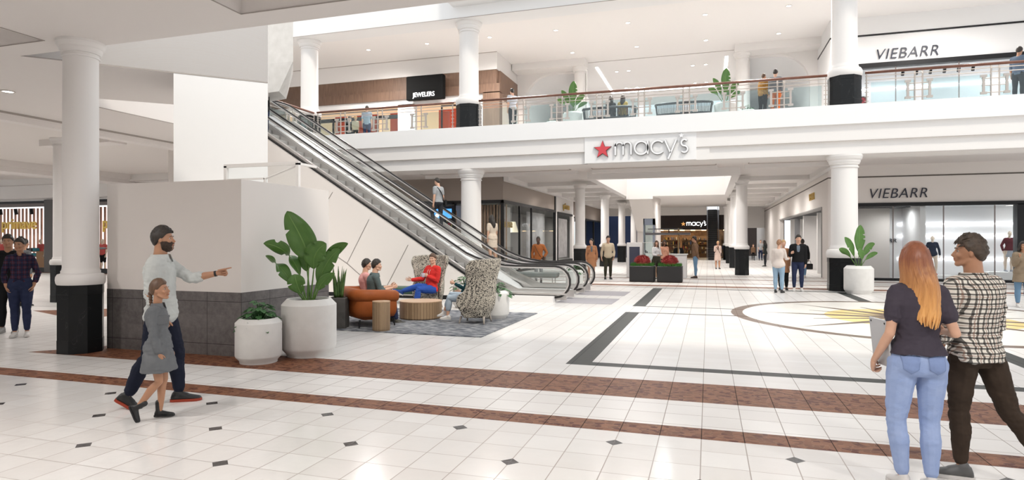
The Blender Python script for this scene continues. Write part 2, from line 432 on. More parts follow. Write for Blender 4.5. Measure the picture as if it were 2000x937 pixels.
    if hair=='bald': pass
    elif hair in('short','crop','quiff'):
        th={'short':.016,'crop':.008,'quiff':.017}[hair]
        HB=hairshell(th,low=-.66,nz=.3 if hair!='quiff' else .45,seed=H*7)
        if hair in('short','quiff'):
            rr=random.Random(int(H*1000))
            for q in range(70 if vox<.012 else 26):
                a=rr.uniform(-1,1)*PI; zz=rr.uniform(.35,.97) ; c_=math.sqrt(1-zz*zz)
                x,y,z=math.sin(a)*c_,math.cos(a)*c_,zz
                if y>.55 and z<.6: continue
                b=V(hf_(x,y,z)); n_=nv((x,y,z)); d=nv((x*.4+rr.uniform(-.5,.5),(.9 if y>-.2 else -.7),.1)); d=(d-n_*d.dot(n_)).normalized()
                p0=b+n_*.008*k; HB.tube([hc+HM@p0,hc+HM@(p0+d*.018*k+n_*.009*k),hc+HM@(p0+d*.038*k+n_*.004*k)],[.007*k,.008*k,.002*k],seg=5,cap='round')
    else:
        HB=hairshell(.014,low=-.50,nz=.12,seed=H*7)
        rr=random.Random(int(H*999))
        Ld=out.get('hairlen',.30)
        if hair=='long':
            N=190 if vox<.012 else 70
            for q in range(N):
                u=q/(N-1)*2-1; a=PI+u*1.95+rr.uniform(-.06,.06)       # around the back from side to side
                lay=rr.uniform(.0,1)
                zz=rr.uniform(.90,.995); c_=math.sqrt(1-zz*zz)
                x,y=math.sin(a)*c_,math.cos(a)*c_
                b0=V(hf_(x,y,zz))+nv((x,y,zz))*.010*k
                zm=.5; cm=math.sqrt(1-zm*zm); bm=V(hf_(math.sin(a)*cm,math.cos(a)*cm,zm))+nv((math.sin(a)*cm,math.cos(a)*cm,zm))*.016*k
                b1=V(hf_(math.sin(a),math.cos(a),0))*1.0+nv((math.sin(a),math.cos(a),0))*(.017+.004*lay)*k
                ph=rr.uniform(0,6); L=Ld*(1-.28*abs(u)**2)*rr.uniform(.86,1.06)
                pts=[b0,bm,b1]; n_=nv((math.sin(a),math.cos(a)*1.0,0)); tn=V((n_.y,-n_.x,0))
                NS=9
                for i in range(1,NS+1):
                    t=i/NS; wv=math.sin(t*7+ph*.35+u*2)*.010*t+math.sin(t*13+ph)*.004*t
                    gather=1+.10*t
                    q_=V((b1.x*gather,b1.y,b1.z))+V((0,-(.070*max(0,math.cos(u*1.5)))*smst(.05,.5,t)-.004,-L*t))*k+tn*wv*k+n_*(.010*math.sin(t*9+ph*.3)*t)*k
                    pts.append(q_)
                r0=.0125*k if N>100 else .018*k
                HB.tube([hc+HM@p for p in pts],[r0*.7,r0,r0]+[r0*(1-.7*(i/NS)**3.5) for i in range(1,NS+1)],seg=6,sc=(1.3,.7),cap='round')
        if hair=='pony':
            b=hp_(0,-.100,.035); HB.ell(b,(.018*k,.02*k,.018*k),10,8)
            for q in range(14):
                o=V((rr.uniform(-1,1)*.02,rr.uniform(-1,1)*.012,0))*k
                HB.tube([b,b+HM@(V((0,-.045,-.005))*k+o),b+HM@(V((0,-.06,-.08))*k+o*1.4),b+HM@(V((0,-.045,-.20))*k+o)],[.010*k,.015*k,.015*k,.003*k],seg=6,cap='round')
        if hair=='bun':
            for q in range(8):
                a=q*PI/4; HB.ell(hp_(.017*math.cos(a),-.055+.014*math.sin(a),.130+.006*math.sin(a*2)),(.022*k,.022*k,.020*k),10,8)
        if hair=='lowbun':
            for q in range(8):
                a=q*PI/4; HB.ell(hp_(.016*math.cos(a),-.098,-.035+.016*math.sin(a)),(.019*k,.02*k,.019*k),10,8)
        if hair=='braid':
            b=hp_(0,-.088,-.02); nB=11
            for q in range(nB):
                t=q/(nB-1); w_=(.024-.011*t)*k
                for s in(-1,1): HB.ell(b+HM@V((s*.009*k,-.012*k-.006*t*k,-(.0+.030*q+(.015 if s>0 else 0))*k)),(w_*.72,w_*.8,w_*1.0),10,8,Matrix.Rotation(s*.5,3,'Y'))
            e_=b+HM@V((0,-.018*k,-.030*nB*k))
            for q in range(10): o=V((rr.uniform(-1,1)*.01,rr.uniform(-1,1)*.01,0))*k; HB.tube([e_,e_+o+V((0,-.004,-.04))*k,e_+o*1.5+V((0,0,-.10))*k],[.007*k,.009*k,.002*k],seg=5,cap='round')
    if HB: HB.build('hair',hm,R,'all')
    if out.get('beard'):
        def bf(x,y,z):
            m=smst(-.12,-.36,z)*smst(-.22,.05,y) ; m=max(m*1.0, smst(-.1,.0,y)*smst(.20,.05,y)*smst(.22,-.05,z))
            if y>.7 and abs(x)<.24 and -.58<z<-.36: m*=.15
            b=V(hf_(x,y,z)); n_=nv((x,y,z))
            q=b+n_*((.0100+.013*smst(-.10,-.30,z)*smst(.0,.35,abs(x))+.005*noise.noise(V((x*14,y*14,z*14))))*m-.012*(1-m))*k
            if y>.3 and z<-.6: q+=V((0,.012,-.006))*m*k
            return q
        bb=MB(); bb.ell(hc,(1,1,1),48,36,HM,bf)
        bb.tube([hp_(-.024,.088,-.052),hp_(-.012,.094,-.046),hp_(.012,.094,-.046),hp_(.024,.088,-.052)],[.003*k,.0052*k,.0052*k,.003*k],seg=6,cap='round')
        bb.build('beard',out['beard'],R,'all')
    # --- clothes
    wr_=out.get('wrinkle',.006)
    WS=[1.0]
    def wrink(co,n):
        q=co*1.0
        a=noise.noise(V((q.x*9,q.y*9,q.z*16)))+.6*noise.noise(V((q.x*24+5,q.y*24,q.z*34)))
        d=min((q-J['elR']).length,(q-J['elL']).length,(q-J['kneeR']).length*.9,(q-J['kneeL']).length*.9, (q-P).length*.8)
        amp=WS[0]*wr_*(.55+1.1*smst(.22,.04,d)); 
        r_=abs(noise.noise(V((q.x*12,q.y*12,q.z*26+3))))
        return co+n*(a*.75-(r_)*.7+.12)*amp
    wf=wrink if vox<.0125 else None
    tr=out.get('trousers')
    WS[0]=.55
    if tr:
        T=MB(); torso(T,.008,-.06,tr.get('waist',.08)); glute(T,.002*0+.004); legs(T,tr.get('inf',.009),tr.get('end',.97),flare=tr.get('flare',0))
        me=remesh(T,vox,2,wf); meshobj(tr.get('name','trousers'),me,tr['m'],R)
    WS[0]=1.0
    sk_=out.get('skirt')   # cone from waist
    if sk_:
        T=MB(); z=sk_.get('len',.28); rs=[]
        k1=(J['kneeR']+J['kneeL'])/2; c1=P+(k1-P).normalized()*z*H
        half=max(.085*H,(J['kneeR']-J['kneeL']).length*.5*z/leg*H*.9+.05*H)
        for t in (0,.2,.4,.6,.8,1):
            c=mixp(sp(.09),c1,t); e=sk_.get('w',.02)*t
            rs.append((c,V((1,0,0))*(mixp(.085*H,half,t)+e),V((0,1,0))*(mixp(.062*H,.07*H,smst(0,.4,t))+e+abs(J['kneeR'].y-J['kneeL'].y)*.25*t)))
        T.rings(rs,24); me=remesh(T,vox,2,wf); meshobj('skirt',me,sk_['m'],R)
    def garment(gm,inf,nm):
        T=MB(); ex=gm.get('loose',.01)
        torso(T,inf,gm.get('hem',-.03),.306,extra=ex)
        slv=gm.get('sleeve',.97)
        if slv>0:
            for kk in 'RL': arm(T,kk,inf+.002,slv,gm.get('cuff',1.2))
        L=gm.get('coat',0)
        if L:
            rs=[]
            for t in (0,.25,.5,.75,1):
                zz=mixp(.06,-L,t); c=P+V((0,0,zz*H)); k1=((J['kneeR']+J['kneeL'])/2-P); c=c+V((k1.x,k1.y,0))*t*(L/.243)*.5
                spread=abs(J['kneeR'].y-J['kneeL'].y)*.3*t
                rs.append((c,V((1,0,0))*((.098)*H+inf+gm.get('flare',.03)*t),V((0,1,0))*(.070*H+inf+gm.get('flare',.03)*t+spread)))
            T.rings(rs,28)
        me=remesh(T,vox,2,wf); o=meshobj(nm,me,gm['m'],R)
        # collar
        if gm.get('collar'):
            Cc=MB(); cr=.047*H*f*fat
            def cf(u,v):
                a=u*2*PI*.86+PI*.14+PI/2; c=neck-lean*.012*H
                rr_=cr*(1+.28*v)
                z_=.036*H*(1-v)*(1) - .0*v
                dz=(-.016*H if math.sin(a)>.3 else 0)*v
                return c+sr*(rr_*math.cos(a)*1.08)+sf*(rr_*math.sin(a)*1.0+.006*H)+lean*(z_*.75+dz)
            Cc.grid(25,3,cf); Cc.build('collar',gm['m'],R,'all',solid=.005)
        return o
    if out.get('inner'):
        garment(out['inner'],.004,'undershirt')
    if out.get('top'): garment(out['top'],out['top'].get('inf',.009),out['top'].get('name','shirt'))
    if out.get('front'):    # strip of the shirt seen between open jacket fronts
        T=MB(); rs=[]
        for t,rx,ry in prof:
            if -.02<t<.31: rs.append((sp(t)+sf*(ry*H+.004),sr*(.030*H),sf*.016))
        T.rings(rs,12); meshobj('shirt_front',remesh(T,max(vox,.008),2),out['front'],R)
    if out.get('bag'):      # strap across the torso and a bag at the hip
        s=out['bag'].get('side',1); T=MB(); pts=[]
        for i in range(25):
            a=2*PI*i/24; t=.16+.15*math.cos(a)
            pts.append(sp(t)+sr*(-s*math.cos(a)*.085*H+s*.0)+sf*(math.sin(a)*(.088*H+.016)))
        T.tube(pts[:-1],.016,6,sc=(.35,1.2),closed=True); T.build('bag_strap',out['bag']['m'],R,'all')
        T=MB(); c=sp(.0)+sr*s*.125*H-sf*.02*H; T.bbox(-.05,.05,-.15,.15,-.12,.10,.03); T.xf(Matrix.Translation(c)); T.build('shoulder_bag',out['bag']['m'],R,True)
    if out.get('cuffs'):
        Cc=MB()
        e_=out['cuffs'][1]
        for kk in 'RL':
            d_=(J['wr'+kk]-J['el'+kk]).normalized(); q=mixp(J['el'+kk],J['wr'+kk],e_); Cc.tube([q-d_*.03,q-d_*.012,q+d_*.012,q+d_*.028],[.0275*H*f,.031*H*f,.031*H*f,.0285*H*f],seg=14)
        Cc.build('rolled_cuffs',out['cuffs'][0],R,'all')
    if out.get('belt'):
        T=MB(); pts=[sp(.072)+hr*math.cos(a)*(.084*H*fat+.014)+V((0,1,0))*math.sin(a)*(.060*H*fat+.014) for a in [2*PI*i/24 for i in range(24)]]
        T.tube(pts,.016,6,sc=(.4,1),closed=True,up=(0,0,1)); T.build('belt',out['belt'],R,'all')
    if out.get('watch'):
        kk=out['watch']; d_=(J['wr'+kk]-J['el'+kk]).normalized(); q=J['wr'+kk]-d_*.015
        T=MB(); T.tube([q-d_*.011,q+d_*.011],[.0178*H,.0172*H],seg=14); a=d_.orthogonal(); T.build('wristband',mat('rubber_black',(.015,.015,.016),.5),R,'all')
    # --- shoes
    sh=out.get('shoes',{'m':mat('shoe_black',(.02,.02,.022),.5)})
    if sh:
        for kk in 'RL':
            T=MB(); SO=MB(); a=J['ank'+kk]; ft=J['ft'+kk]; upv=V((0,0,1)); upv=(upv-ft*upv.dot(ft)).normalized(); rt=ft.cross(upv)
            q=k*(.90 if fem else 1)*(.80 if child else 1)
            def PP(y,z): return a+ft*y*q+upv*(z*q)
            zb=-.070
            T.rings([(PP(-.075,zb+.030),rt*.022*q,upv*.020*q),(PP(-.062,zb+.045),rt*.036*q,upv*.044*q),(PP(-.01,zb+.052),rt*.040*q,upv*.052*q),(PP(.045,zb+.043),rt*.042*q,upv*.042*q),(PP(.10,zb+.034),rt*.047*q,upv*.031*q),(PP(.15,zb+.028),rt*.045*q,upv*.025*q),(PP(.19,zb+.024),rt*.034*q,upv*.020*q),(PP(.205,zb+.022),rt*.016*q,upv*.010*q)],16)
            if sh.get('boot'): T.tube([PP(-.012,zb+.05),PP(-.018,.03),PP(-.02,sh['boot'])],[.046*q,.043*q,.045*q],seg=14,cap='round')
            else: T.tube([PP(-.012,zb+.05),PP(-.012,.02)],[.045*q,.043*q],seg=14,cap='round'); T.tube([PP(.0,zb+.065),PP(.07,zb+.045)],[.040*q,.036*q],seg=12,cap='round')
            me=remesh(T,max(.006,vox*.8),2); o=meshobj('shoe',me,sh['m'],R)
            ol=[(-.085,0),(-.078,.026),(-.05,.038),(0,.040),(.06,.044),(.12,.050),(.17,.045),(.20,.028),(.212,0)]
            pl=[(y,x) for y,x in ol]+[(y,-x) for y,x in ol[-2:0:-1]]
            n=len(pl); vs=[PP(y,zb-.004)+rt*x*q for y,x in pl]+[PP(y,zb+.022)+rt*x*q for y,x in pl]
            SO.add(vs,[tuple(range(n)),tuple(range(2*n-1,n-1,-1))]+[(i,n+i,n+(i+1)%n,(i+1)%n) for i in range(n)])
            SO.build('sole',sh.get('sole') or sh['m'],o)
            if sh.get('sock'):
                T=MB(); T.tube([PP(-.014,.01),PP(-.016,.05),mixp(a,J['knee'+kk],.22)],[.034*q,.033*q,.034*q],seg=12); T.build('sock',sh['sock'],R,'all')
    R['J']=0; del R['J']
    return R,dict(J,P=P,hc=hc,HM=HM,sp=sp,sr=sr,sf=sf,lean=lean,neck=neck,H=H,k=k)
EXPO=0.26; WORLD=1.0; SUN=1.5; SP=300
# ================================================================== RENDER SETTINGS, CAMERA, LIGHT
S.view_settings.view_transform='Standard'; S.view_settings.look='None'; S.view_settings.gamma=1; S.view_settings.use_curve_mapping=False
S.view_settings.exposure=EXPO
S.cycles.use_denoising=True
S.cycles.use_adaptive_sampling=True; S.cycles.adaptive_threshold=.025; S.cycles.max_bounces=9; S.cycles.diffuse_bounces=4; S.cycles.glossy_bounces=3; S.cycles.transparent_max_bounces=16; S.cycles.transmission_bounces=4
S.cycles.caustics_reflective=False; S.cycles.caustics_refractive=False; S.cycles.sample_clamp_indirect=4
cam=bpy.data.cameras.new('camera'); co=bpy.data.objects.new('camera',cam); COL.objects.link(co)
YAW=math.atan(383/1212); co.location=(0,0,1.7); co.rotation_euler=(PI/2,0,YAW); cam.lens=1212/2000*36; cam.sensor_width=36; cam.shift_y=1.5/2000; cam.clip_end=200
S.camera=co
W=bpy.data.worlds.new('world'); S.world=W; W.use_nodes=True
W.node_tree.nodes['Background'].inputs[0].default_value=(.93,.965,1,1); W.node_tree.nodes['Background'].inputs[1].default_value=WORLD
def light(kind,name,loc,e,col=(1,1,1),rot=(0,0,0),**k):
    l=bpy.data.lights.new(name,kind); l.energy=e; l.color=col
    for a,b in k.items(): setattr(l,a,b)
    o=bpy.data.objects.new(name,l); COL.objects.link(o); o.location=loc; o.rotation_euler=rot; return o
light('SUN','sun',(0,0,30),SUN,(1,.93,.82),(rad(26),rad(30),0),angle=rad(7))

# ================================================================== MATERIALS
white=mat('white_paint',(.80,.775,.755),.65); warm=mat('warm_white_paint',(.76,.715,.68),.65); ceilm=mat('ceiling_paint',(.80,.76,.735),.7)
bright=mat('bright_white',(.84,.835,.83),.6); line_=mat('shadow_gap',(.10,.085,.075),.8); softline=mat('panel_joint',(.40,.36,.33),.8)
black=mat('black_metal',(.010,.010,.011),.45,spec=.3); steel=mat('brushed_steel',(.62,.59,.57),.35,metal=.75); nickel=mat('satin_nickel',(.50,.45,.41),.35,metal=.6)
marble,nt,b=newmat('black_marble'); MATS['black_marble']=marble
x,y,z,v=coords(nt); n=nt.nodes.new('ShaderNodeTexNoise'); n.inputs['Scale'].default_value=2.2; n.inputs['Detail'].default_value=8; n.inputs['Distortion'].default_value=1.2; nt.links.new(v,n.inputs[0])
q=X_(nt,n.outputs[0]); vein=((q-.56).ab()).lt(.002)
nt.links.new(mixc(nt,vein*.30,(.009,.010,.011),(.13,.13,.13)),b.inputs['Base Color']); b.inputs['Roughness'].default_value=.30; b.inputs['Specular IOR Level'].default_value=.25
glass=glassmat('clear_glass',(.975,.985,.985),.03); railglass=glassmat('railing_glass',(.84,.92,.93),.14); shopglass=glassmat('shop_glass',(.95,.965,.965),.025); tinted=glassmat('tinted_glass',(.965,.975,.975),.07)
walnut=mat('walnut',(.095,.052,.032),.5,var=(3,(.17,.10,.065),.25),stretch=(6,6,.5)); handrail_m=mat('mahogany',(.13,.045,.026),.35,var=(6,(.19,.075,.045)))
beige=mat('taupe_fascia',(.27,.225,.195),.6); slate=None
# floor
fm,nt,b=newmat('mall_floor'); x,y,z,v=coords(nt)
p=.35; ox=-3.555; oy=5.25
gx=x.lines(p,ox,.008); gy=y.lines(p,oy,.007)*(y.lt(7.75)*.75+.16)
grout=gx.mx(gy)
def tri(a,b_): return y.band(a,b_)
brown=tri(5.56,5.88).mx(tri(6.82,7.72)*(x-y*.8).gt(-9.92-6.82*.8)).mx(tri(23.75,24.45)).mx(tri(25.9,26.15)).mx(tri(28.5,28.85)).mx(tri(31,31.25))
wedge=((y-10.9)-(x+15.7)*.62).lt(0)*((y-10.9)+(x+15.7)*.35).gt(0)*(x.lt(-12.9)); brown=brown.mx(wedge*x.gt(-15.7)*y.gt(9.2))
dx=((x-ox)/.7); dy=((y-oy)/.7)
fx=((dx+.5).fr()-.5).ab(); fy=((dy+.5).fr()-.5).ab()
par=((dx+.5).fl()+(dy+.5).fl())*.5; par=(par.fr()).lt(.25)
dia=((fx+fy)*.7).lt(.075)*par*y.lt(5.4); dia2=((fx+fy)*.7).lt(.09)*par*y.gt(30)*x.band(-9,5)
cx,cy=4.4,15.65
def frame(y0,y1,wf,wb):
    inside=x.band(-1.88,4.35)*y.band(y0,y1); inner=x.band(-1.55,4.02)*y.band(y0+wf,y1-wb); return inside*(1-inner if False else inner*(-1)+1)
fr=frame(8.4,14.98,.24,.12).mx(frame(16.34,22.85,.10,.22)).mx(y.band(23.12,23.26))
rx=x-cx; ry=y-cy; r2=(rx*rx+ry*ry).op('SQRT')
circ=r2.lt(3.88); ring=circ*r2.gt(3.62)
th=ry.op('ARCTAN2',rx)
tw=th/(PI/4)+.12; dth=(((tw+.5).fr()-.5).ab())*(PI/4); ray=((r2*dth.op('SINE')).lt((3.5-r2)*.065))*r2.lt(3.45)*r2.gt(.2)
tw=th/(PI/4)+.62; dth=(((tw+.5).fr()-.5).ab())*(PI/4); ray2=((r2*dth.op('SINE')).lt((2.9-r2)*.05))*r2.lt(2.8)
yel=r2.lt(1.85)
wn=nt.nodes.new('ShaderNodeTexWhiteNoise'); wn.noise_dimensions='2D'; cb=nt.nodes.new('ShaderNodeCombineXYZ')
nt.links.new(((x-ox)/p).fl().s,cb.inputs[0]); nt.links.new(((y-oy)/p).fl().s,cb.inputs[1]); nt.links.new(cb.outputs[0],wn.inputs['Vector']); tv=X_(nt,wn.outputs[0])
wn2=nt.nodes.new('ShaderNodeTexWhiteNoise'); wn2.noise_dimensions='2D'; cb=nt.nodes.new('ShaderNodeCombineXYZ')
nt.links.new(((x-ox)/p).fl().s,cb.inputs[0]); nt.links.new((y/.12).fl().s,cb.inputs[1]); nt.links.new(cb.outputs[0],wn2.inputs['Vector']); tv2=X_(nt,wn2.outputs[0])
ns=nt.nodes.new('ShaderNodeTexNoise'); ns.inputs['Scale'].default_value=3; ns.inputs['Detail'].default_value=6; nt.links.new(v,ns.inputs[0]); nz=X_(nt,ns.outputs[0])
base=mixc(nt,(tv*.6+nz*.5-.15).mx(0),(.83,.815,.795),(.73,.70,.675))
base=mixc(nt,(tv2*.30)*y.gt(7.75),base,(.66,.62,.585))
mpv=nt.nodes.new('ShaderNodeMapping'); nt.links.new(v,mpv.inputs[0]); mpv.inputs['Scale'].default_value=(1,1.35,1); nw=nt.nodes.new('ShaderNodeTexNoise'); nw.inputs['Scale'].default_value=14; nt.links.new(v,nw.inputs[0])
mxv=nt.nodes.new('ShaderNodeMix'); mxv.data_type='VECTOR'; mxv.inputs[0].default_value=.05; nt.links.new(mpv.outputs[0],mxv.inputs[4]); nt.links.new(nw.outputs['Color'],mxv.inputs[5])
vo=nt.nodes.new('ShaderNodeTexVoronoi'); vo.inputs['Scale'].default_value=17; nt.links.new(mxv.outputs[1],vo.inputs[0])
ve=nt.nodes.new('ShaderNodeTexVoronoi'); ve.feature='DISTANCE_TO_EDGE'; ve.inputs['Scale'].default_value=17; nt.links.new(mxv.outputs[1],ve.inputs[0])
sv=nt.nodes.new('ShaderNodeSeparateXYZ'); nt.links.new(vo.outputs['Color'],sv.inputs[0]); vr=X_(nt,sv.outputs[0])
bc=mixc(nt,vr,(.145,.054,.027),(.29,.125,.068)); bc=mixc(nt,vr.gt(.82),bc,(.10,.025,.014)); bc=mixc(nt,X_(nt,ve.outputs[0]).lt(.035)*.6,bc,(.27,.15,.09))
slt=mixc(nt,nz,(.018,.022,.022),(.045,.05,.048))
c=mixc(nt,grout*.85,base,(.25,.20,.17))
c=mixc(nt,brown,c,mixc(nt,gx,bc,(.03,.015,.01)))
c=mixc(nt,fr,c,slt)
cc=mixc(nt,r2.lt(3.62)*.0,(.86,.83,.77),(.86,.83,.77)); cc=mixc(nt,yel,cc,(.86,.66,.26)); wd=mixc(nt,nz,(.10,.06,.04),(.20,.13,.09)); cc=mixc(nt,ray.mx(ray2*r2.lt(2.3)).mx(ring),cc,wd)
c=mixc(nt,circ,c,cc)
c=mixc(nt,dia.mx(dia2*.7),c,(.05,.045,.045))
nt.links.new(c,b.inputs['Base Color'])
near=y.lt(5.56)
nt.links.new((near*-.17+.27+grout*.3+brown*.15+fr*.1+nz*.06).s,b.inputs['Roughness'])
bp=nt.nodes.new('ShaderNodeBump'); bp.inputs['Strength'].default_value=.35; bp.inputs['Distance'].default_value=.004
nb=nt.nodes.new('ShaderNodeTexNoise'); nb.inputs['Scale'].default_value=9; nb.inputs['Detail'].default_value=3; nt.links.new(v,nb.inputs[0])
nt.links.new((X_(nt,nb.outputs[0])*.8-grout*.8+brown*X_(nt,ve.outputs[0])*2).s,bp.inputs['Height']); nt.links.new(bp.outputs[0],b.inputs['Normal'])
nt.links.new((brown.mx(fr)*-.38+.5).s,b.inputs['Specular IOR Level'])
# grey stone cladding
slate,nt,b=newmat('grey_stone_cladding'); x,y,z,v=coords(nt)
ns=nt.nodes.new('ShaderNodeTexNoise'); ns.inputs['Scale'].default_value=11; ns.inputs['Detail'].default_value=10; ns.inputs['Roughness'].default_value=.78; nt.links.new(v,ns.inputs[0])
s_=x-y; wn=nt.nodes.new('ShaderNodeTexWhiteNoise'); wn.noise_dimensions='2D'; cb=nt.nodes.new('ShaderNodeCombineXYZ'); nt.links.new((s_/.62).fl().s,cb.inputs[0]); nt.links.new((z/.2).fl().s,cb.inputs[1]); nt.links.new(cb.outputs[0],wn.inputs[0])
q=X_(nt,ns.outputs[0])*1.0*1.6-.35+X_(nt,wn.outputs[0])*.2
g=s_.lines(.62,.3,.008).mx((z-.17).ab().lt(.004)).mx((z-.80).ab().lt(.004))
nt.links.new(mixc(nt,g,mixc(nt,q,(.05,.045,.043),(.21,.19,.185)),(.02,.018,.018)),b.inputs['Base Color']); b.inputs['Roughness'].default_value=.55

# ================================================================== SETTING
def wall(n,*a,m=white): return struct(n,MB().box(*a),m)
struct('floor',MB().box(-48,18,-8,80,-.12,0),fm)
# --- near ceiling with coffers (z 4.75) up to the atrium edge
c1=MB(); c1.box(-48,14,6.87,7.33,4.75,5.6).box(-9.63,-6.0,-8,6.87,4.75,5.6).box(-6.0,14,-8,6.87,5.22,5.6).box(-48,-9.63,-8,6.87,5.12,5.6)
struct('ceiling',c1,ceilm)
struct('ceiling',MB().box(-3.0,-2.4,-4,6.87,4.75,5.22).box(3.2,3.8,-4,6.87,4.75,5.22),ceilm)
wall('wall_back',-48,18,-8.3,-8,0,5.6)  # unseen wall added behind the camera to cut front fill light
# --- left ceiling, diagonal walkway and its opening
P_=[(-10.83,7.33),(-8.12,10.02),(-9.1,11.25),(-10.4,11.85),(-12.55,9.98),(-13.25,10.5),(-13.25,16.0),(-15.8,16.0),(-15.8,7.33)]
struct('ceiling',MB().prism(P_,4.75,6.25),ceilm)
struct('ceiling',MB().box(-48,-15.8,7.33,24.2,4.95,6.25),warm)
struct('trim_1',MB().box(-16.15,-15.8,7.33,22.0,4.55,4.95).box(-15.84,-15.78,7.33,22,4.66,4.70),ceilm)
struct('trim_2',MB().box(-28.2,-27.0,7.33,24.2,4.5,4.95).box(-27.0,-26.9,7.33,24.2,4.7,4.95),ceilm)
struct('trim_3',MB().box(-20.6,-17.6,14.5,15.1,4.75,4.95),ceilm)
struct('trim_4',MB().box(-48,-28.2,15.4,15.9,4.6,4.95).box(-48,-27,23.6,24.2,3.95,4.95),white)
# second floor fascia above the diagonal walkway, upper left walls
d=V((1.23,1.05,0)).normalized(); nrm=V((d.y,-d.x,0))
A=V((-10.83,7.33,0)); Bq=V((-8.12,10.02,0))
def slab(a,b_,t,z0,z1,side=-1):
    n_=V(((b_-a).y,-(b_-a).x,0)).normalized()*side*t; a2=a+n_; b2=b_+n_
    return [(p_.x,p_.y) for p_ in (a,b_,b2,a2)],z0,z1
struct('wall_walkway',MB().prism(*slab(A,Bq,.25,4.76,7.6)),bright)
wall('wall_left_upper',-21.2,-21,7.33,24,6.25,12,m=bright)
jl=MB(); jl.box(-13.27,-13.235,10.5,16,4.738,4.752).box(-15.8,-15.77,7.4,16,4.70,4.752).box(-48,-9.63,6.855,6.87,4.742,4.752).box(-9.645,-9.63,-4,6.87,4.742,4.752).box(-6.0,-5.985,-4,6.87,4.742,4.752).box(-6,14,6.855,6.87,4.742,4.752)
q_=V((-d.y,d.x,0))
for (u0,u1,z0_,z1_) in ((0,1.0,4.745,4.765),):
    a_=A-q_*.006; b2_=Bq-q_*.006; jl.add([(a_.x,a_.y,z0_),(b2_.x,b2_.y,z0_),(b2_.x,b2_.y,z1_),(a_.x,a_.y,z1_)],[(0,1,2,3)])
struct('trim_ceiling_edge_lines',jl,softline)  # joints and shadow gaps drawn as thin dark strips along ceiling edges
# --- white tower and low clad enclosure
TA=V((-9.42,8.86,0)); TB=V((-8.12,10.02,0)); TA=TB-(TB-A).normalized()*1.60
n_=V((-d.y,d.x,0)); tw_=[(TA.x,TA.y),(TB.x,TB.y),(TB.x+n_.x*1.5,TB.y+n_.y*1.5),(TA.x+n_.x*1.5,TA.y+n_.y*1.5)]
struct('wall_tower',MB().prism(tw_,0,4.745),bright)
bx=MB().box(-9.1,-6.51,7.46,9.65,.94,2.6); struct('wall_enclosure',bx,warm)
struct('baseboard_enclosure',MB().box(-9.1,-6.505,7.455,9.65,0,.94),slate)
# --- bridge: fascia, beams and second floor
br=MB().box(-48,18,23.1,23.5,5.6,6.25); struct('trim_bridge_fascia',br,bright)
struct('trim_bridge_band',MB().box(-48,18,23.22,23.5,5.05,5.6),white)
struct('trim_bridge_beam',MB().box(-48,-4.35,23.32,24.6,4.6,5.05).box(.05,18,23.32,24.6,4.6,5.05).box(-4.35,.05,23.25,24.6,4.6,5.1),white)
struct('trim_bridge_sign_panel',MB().box(-4.45,-.4,23.19,23.25,4.62,5.6),bright)
fl=MB().box(-48,-5.3,23.5,42,5.2,6.25).box(1.2,18,23.5,62,5.2,6.25).box(-5.3,1.2,23.5,29.6,5.2,6.25).box(-48,-5.3,42,62,5.2,6.25).box(-5.3,1.2,42.65,43,5.2,5.8)
struct('floor_upper',fl,white)
# lower ceiling beyond the bridge
cl=MB().box(-48,-5.3,24.6,43,4.95,5.2).box(1.2,18,24.6,62,4.95,5.2).box(-5.3,1.2,24.6,29.4,4.95,5.2).box(-48,1.2,43.2,62,4.95,5.2)
struct('ceiling',cl,ceilm)
well=MB().box(-5.45,-5.1,29.4,41.2,4.6,6.15).box(1.0,1.35,29.4,41.2,4.6,6.15).box(-5.45,1.35,29.0,29.4,4.6,6.15).box(-5.45,1.35,41.2,42.6,4.6,5.85)
struct('trim_lightwell',well,white)
cf=MB()
for (a,b_,c_,d_) in ((-13.5,-5.8,25.0,25.25),(-5.1,.4,25.0,25.25),(1.5,4.9,25.0,25.25),(-13.5,-5.8,28.3,28.55),(-5.1,.4,28.3,28.55),(1.5,4.9,28.3,28.55)): cf.box(a,b_,c_,d_,4.8,4.95)
for yy in (33.5,38,42,46,50,54,58):
    cf.box(1.4,4.75,yy,yy+.35,4.73,4.95); cf.box(-9.65,-5.4,yy,yy+.35,4.73,4.95)
cf.box(4.75,5.0,24.6,62,4.72,4.95).box(-9.9,-9.65,29.9,62,4.72,4.95)
struct('trim_soffit_ribs',cf,white)
cf=MB()
for (a,b_) in ((-13.4,-6.0),(-5.0,.3),(1.6,4.8)):
    for yy in (25.6,27.9): cf.box(a,b_,yy,yy+.04,4.935,4.955)
    for xx in (a,b_): cf.box(xx,xx+.04,25.6,27.9,4.935,4.955)
struct('trim_soffit_joints',cf,softline)
# upper ceiling (z 11.34) and its front beam
struct('ceiling',MB().box(-48,18,23.9,33.3,11.34,11.6),mat('upper_ceiling',(.88,.855,.835),.7))
struct('trim_atrium_beam',MB().box(-48,18,22.9,23.9,10.55,13.0),bright)
struct('trim_atrium_bulkhead',MB().box(-9.7,18,22.3,22.9,11.0,13.0),bright)
struct('ceiling',MB().box(-9.7,5.0,33.3,45,11.34,11.6),mat('upper_ceiling'))
glow=mat('led_cove',(1,1,1),.5,emit=((1,.97,.93),9))
t=thing('led_strip','white recessed light strip framing the upper ceiling panel','ceiling light',(-2.3,36,11.33))
for n_,a in (('light_bar',(-5.98,-5.84,34.3,40.7)),('light_bar',(-5.98,1.0,40.6,40.75)),('light_bar',(.86,1.0,34.3,40.7))):
    o=MB().box(a[0]+2.3,a[1]+2.3,a[2]-36,a[3]-36,-.005,.012).build(n_,glow,t)
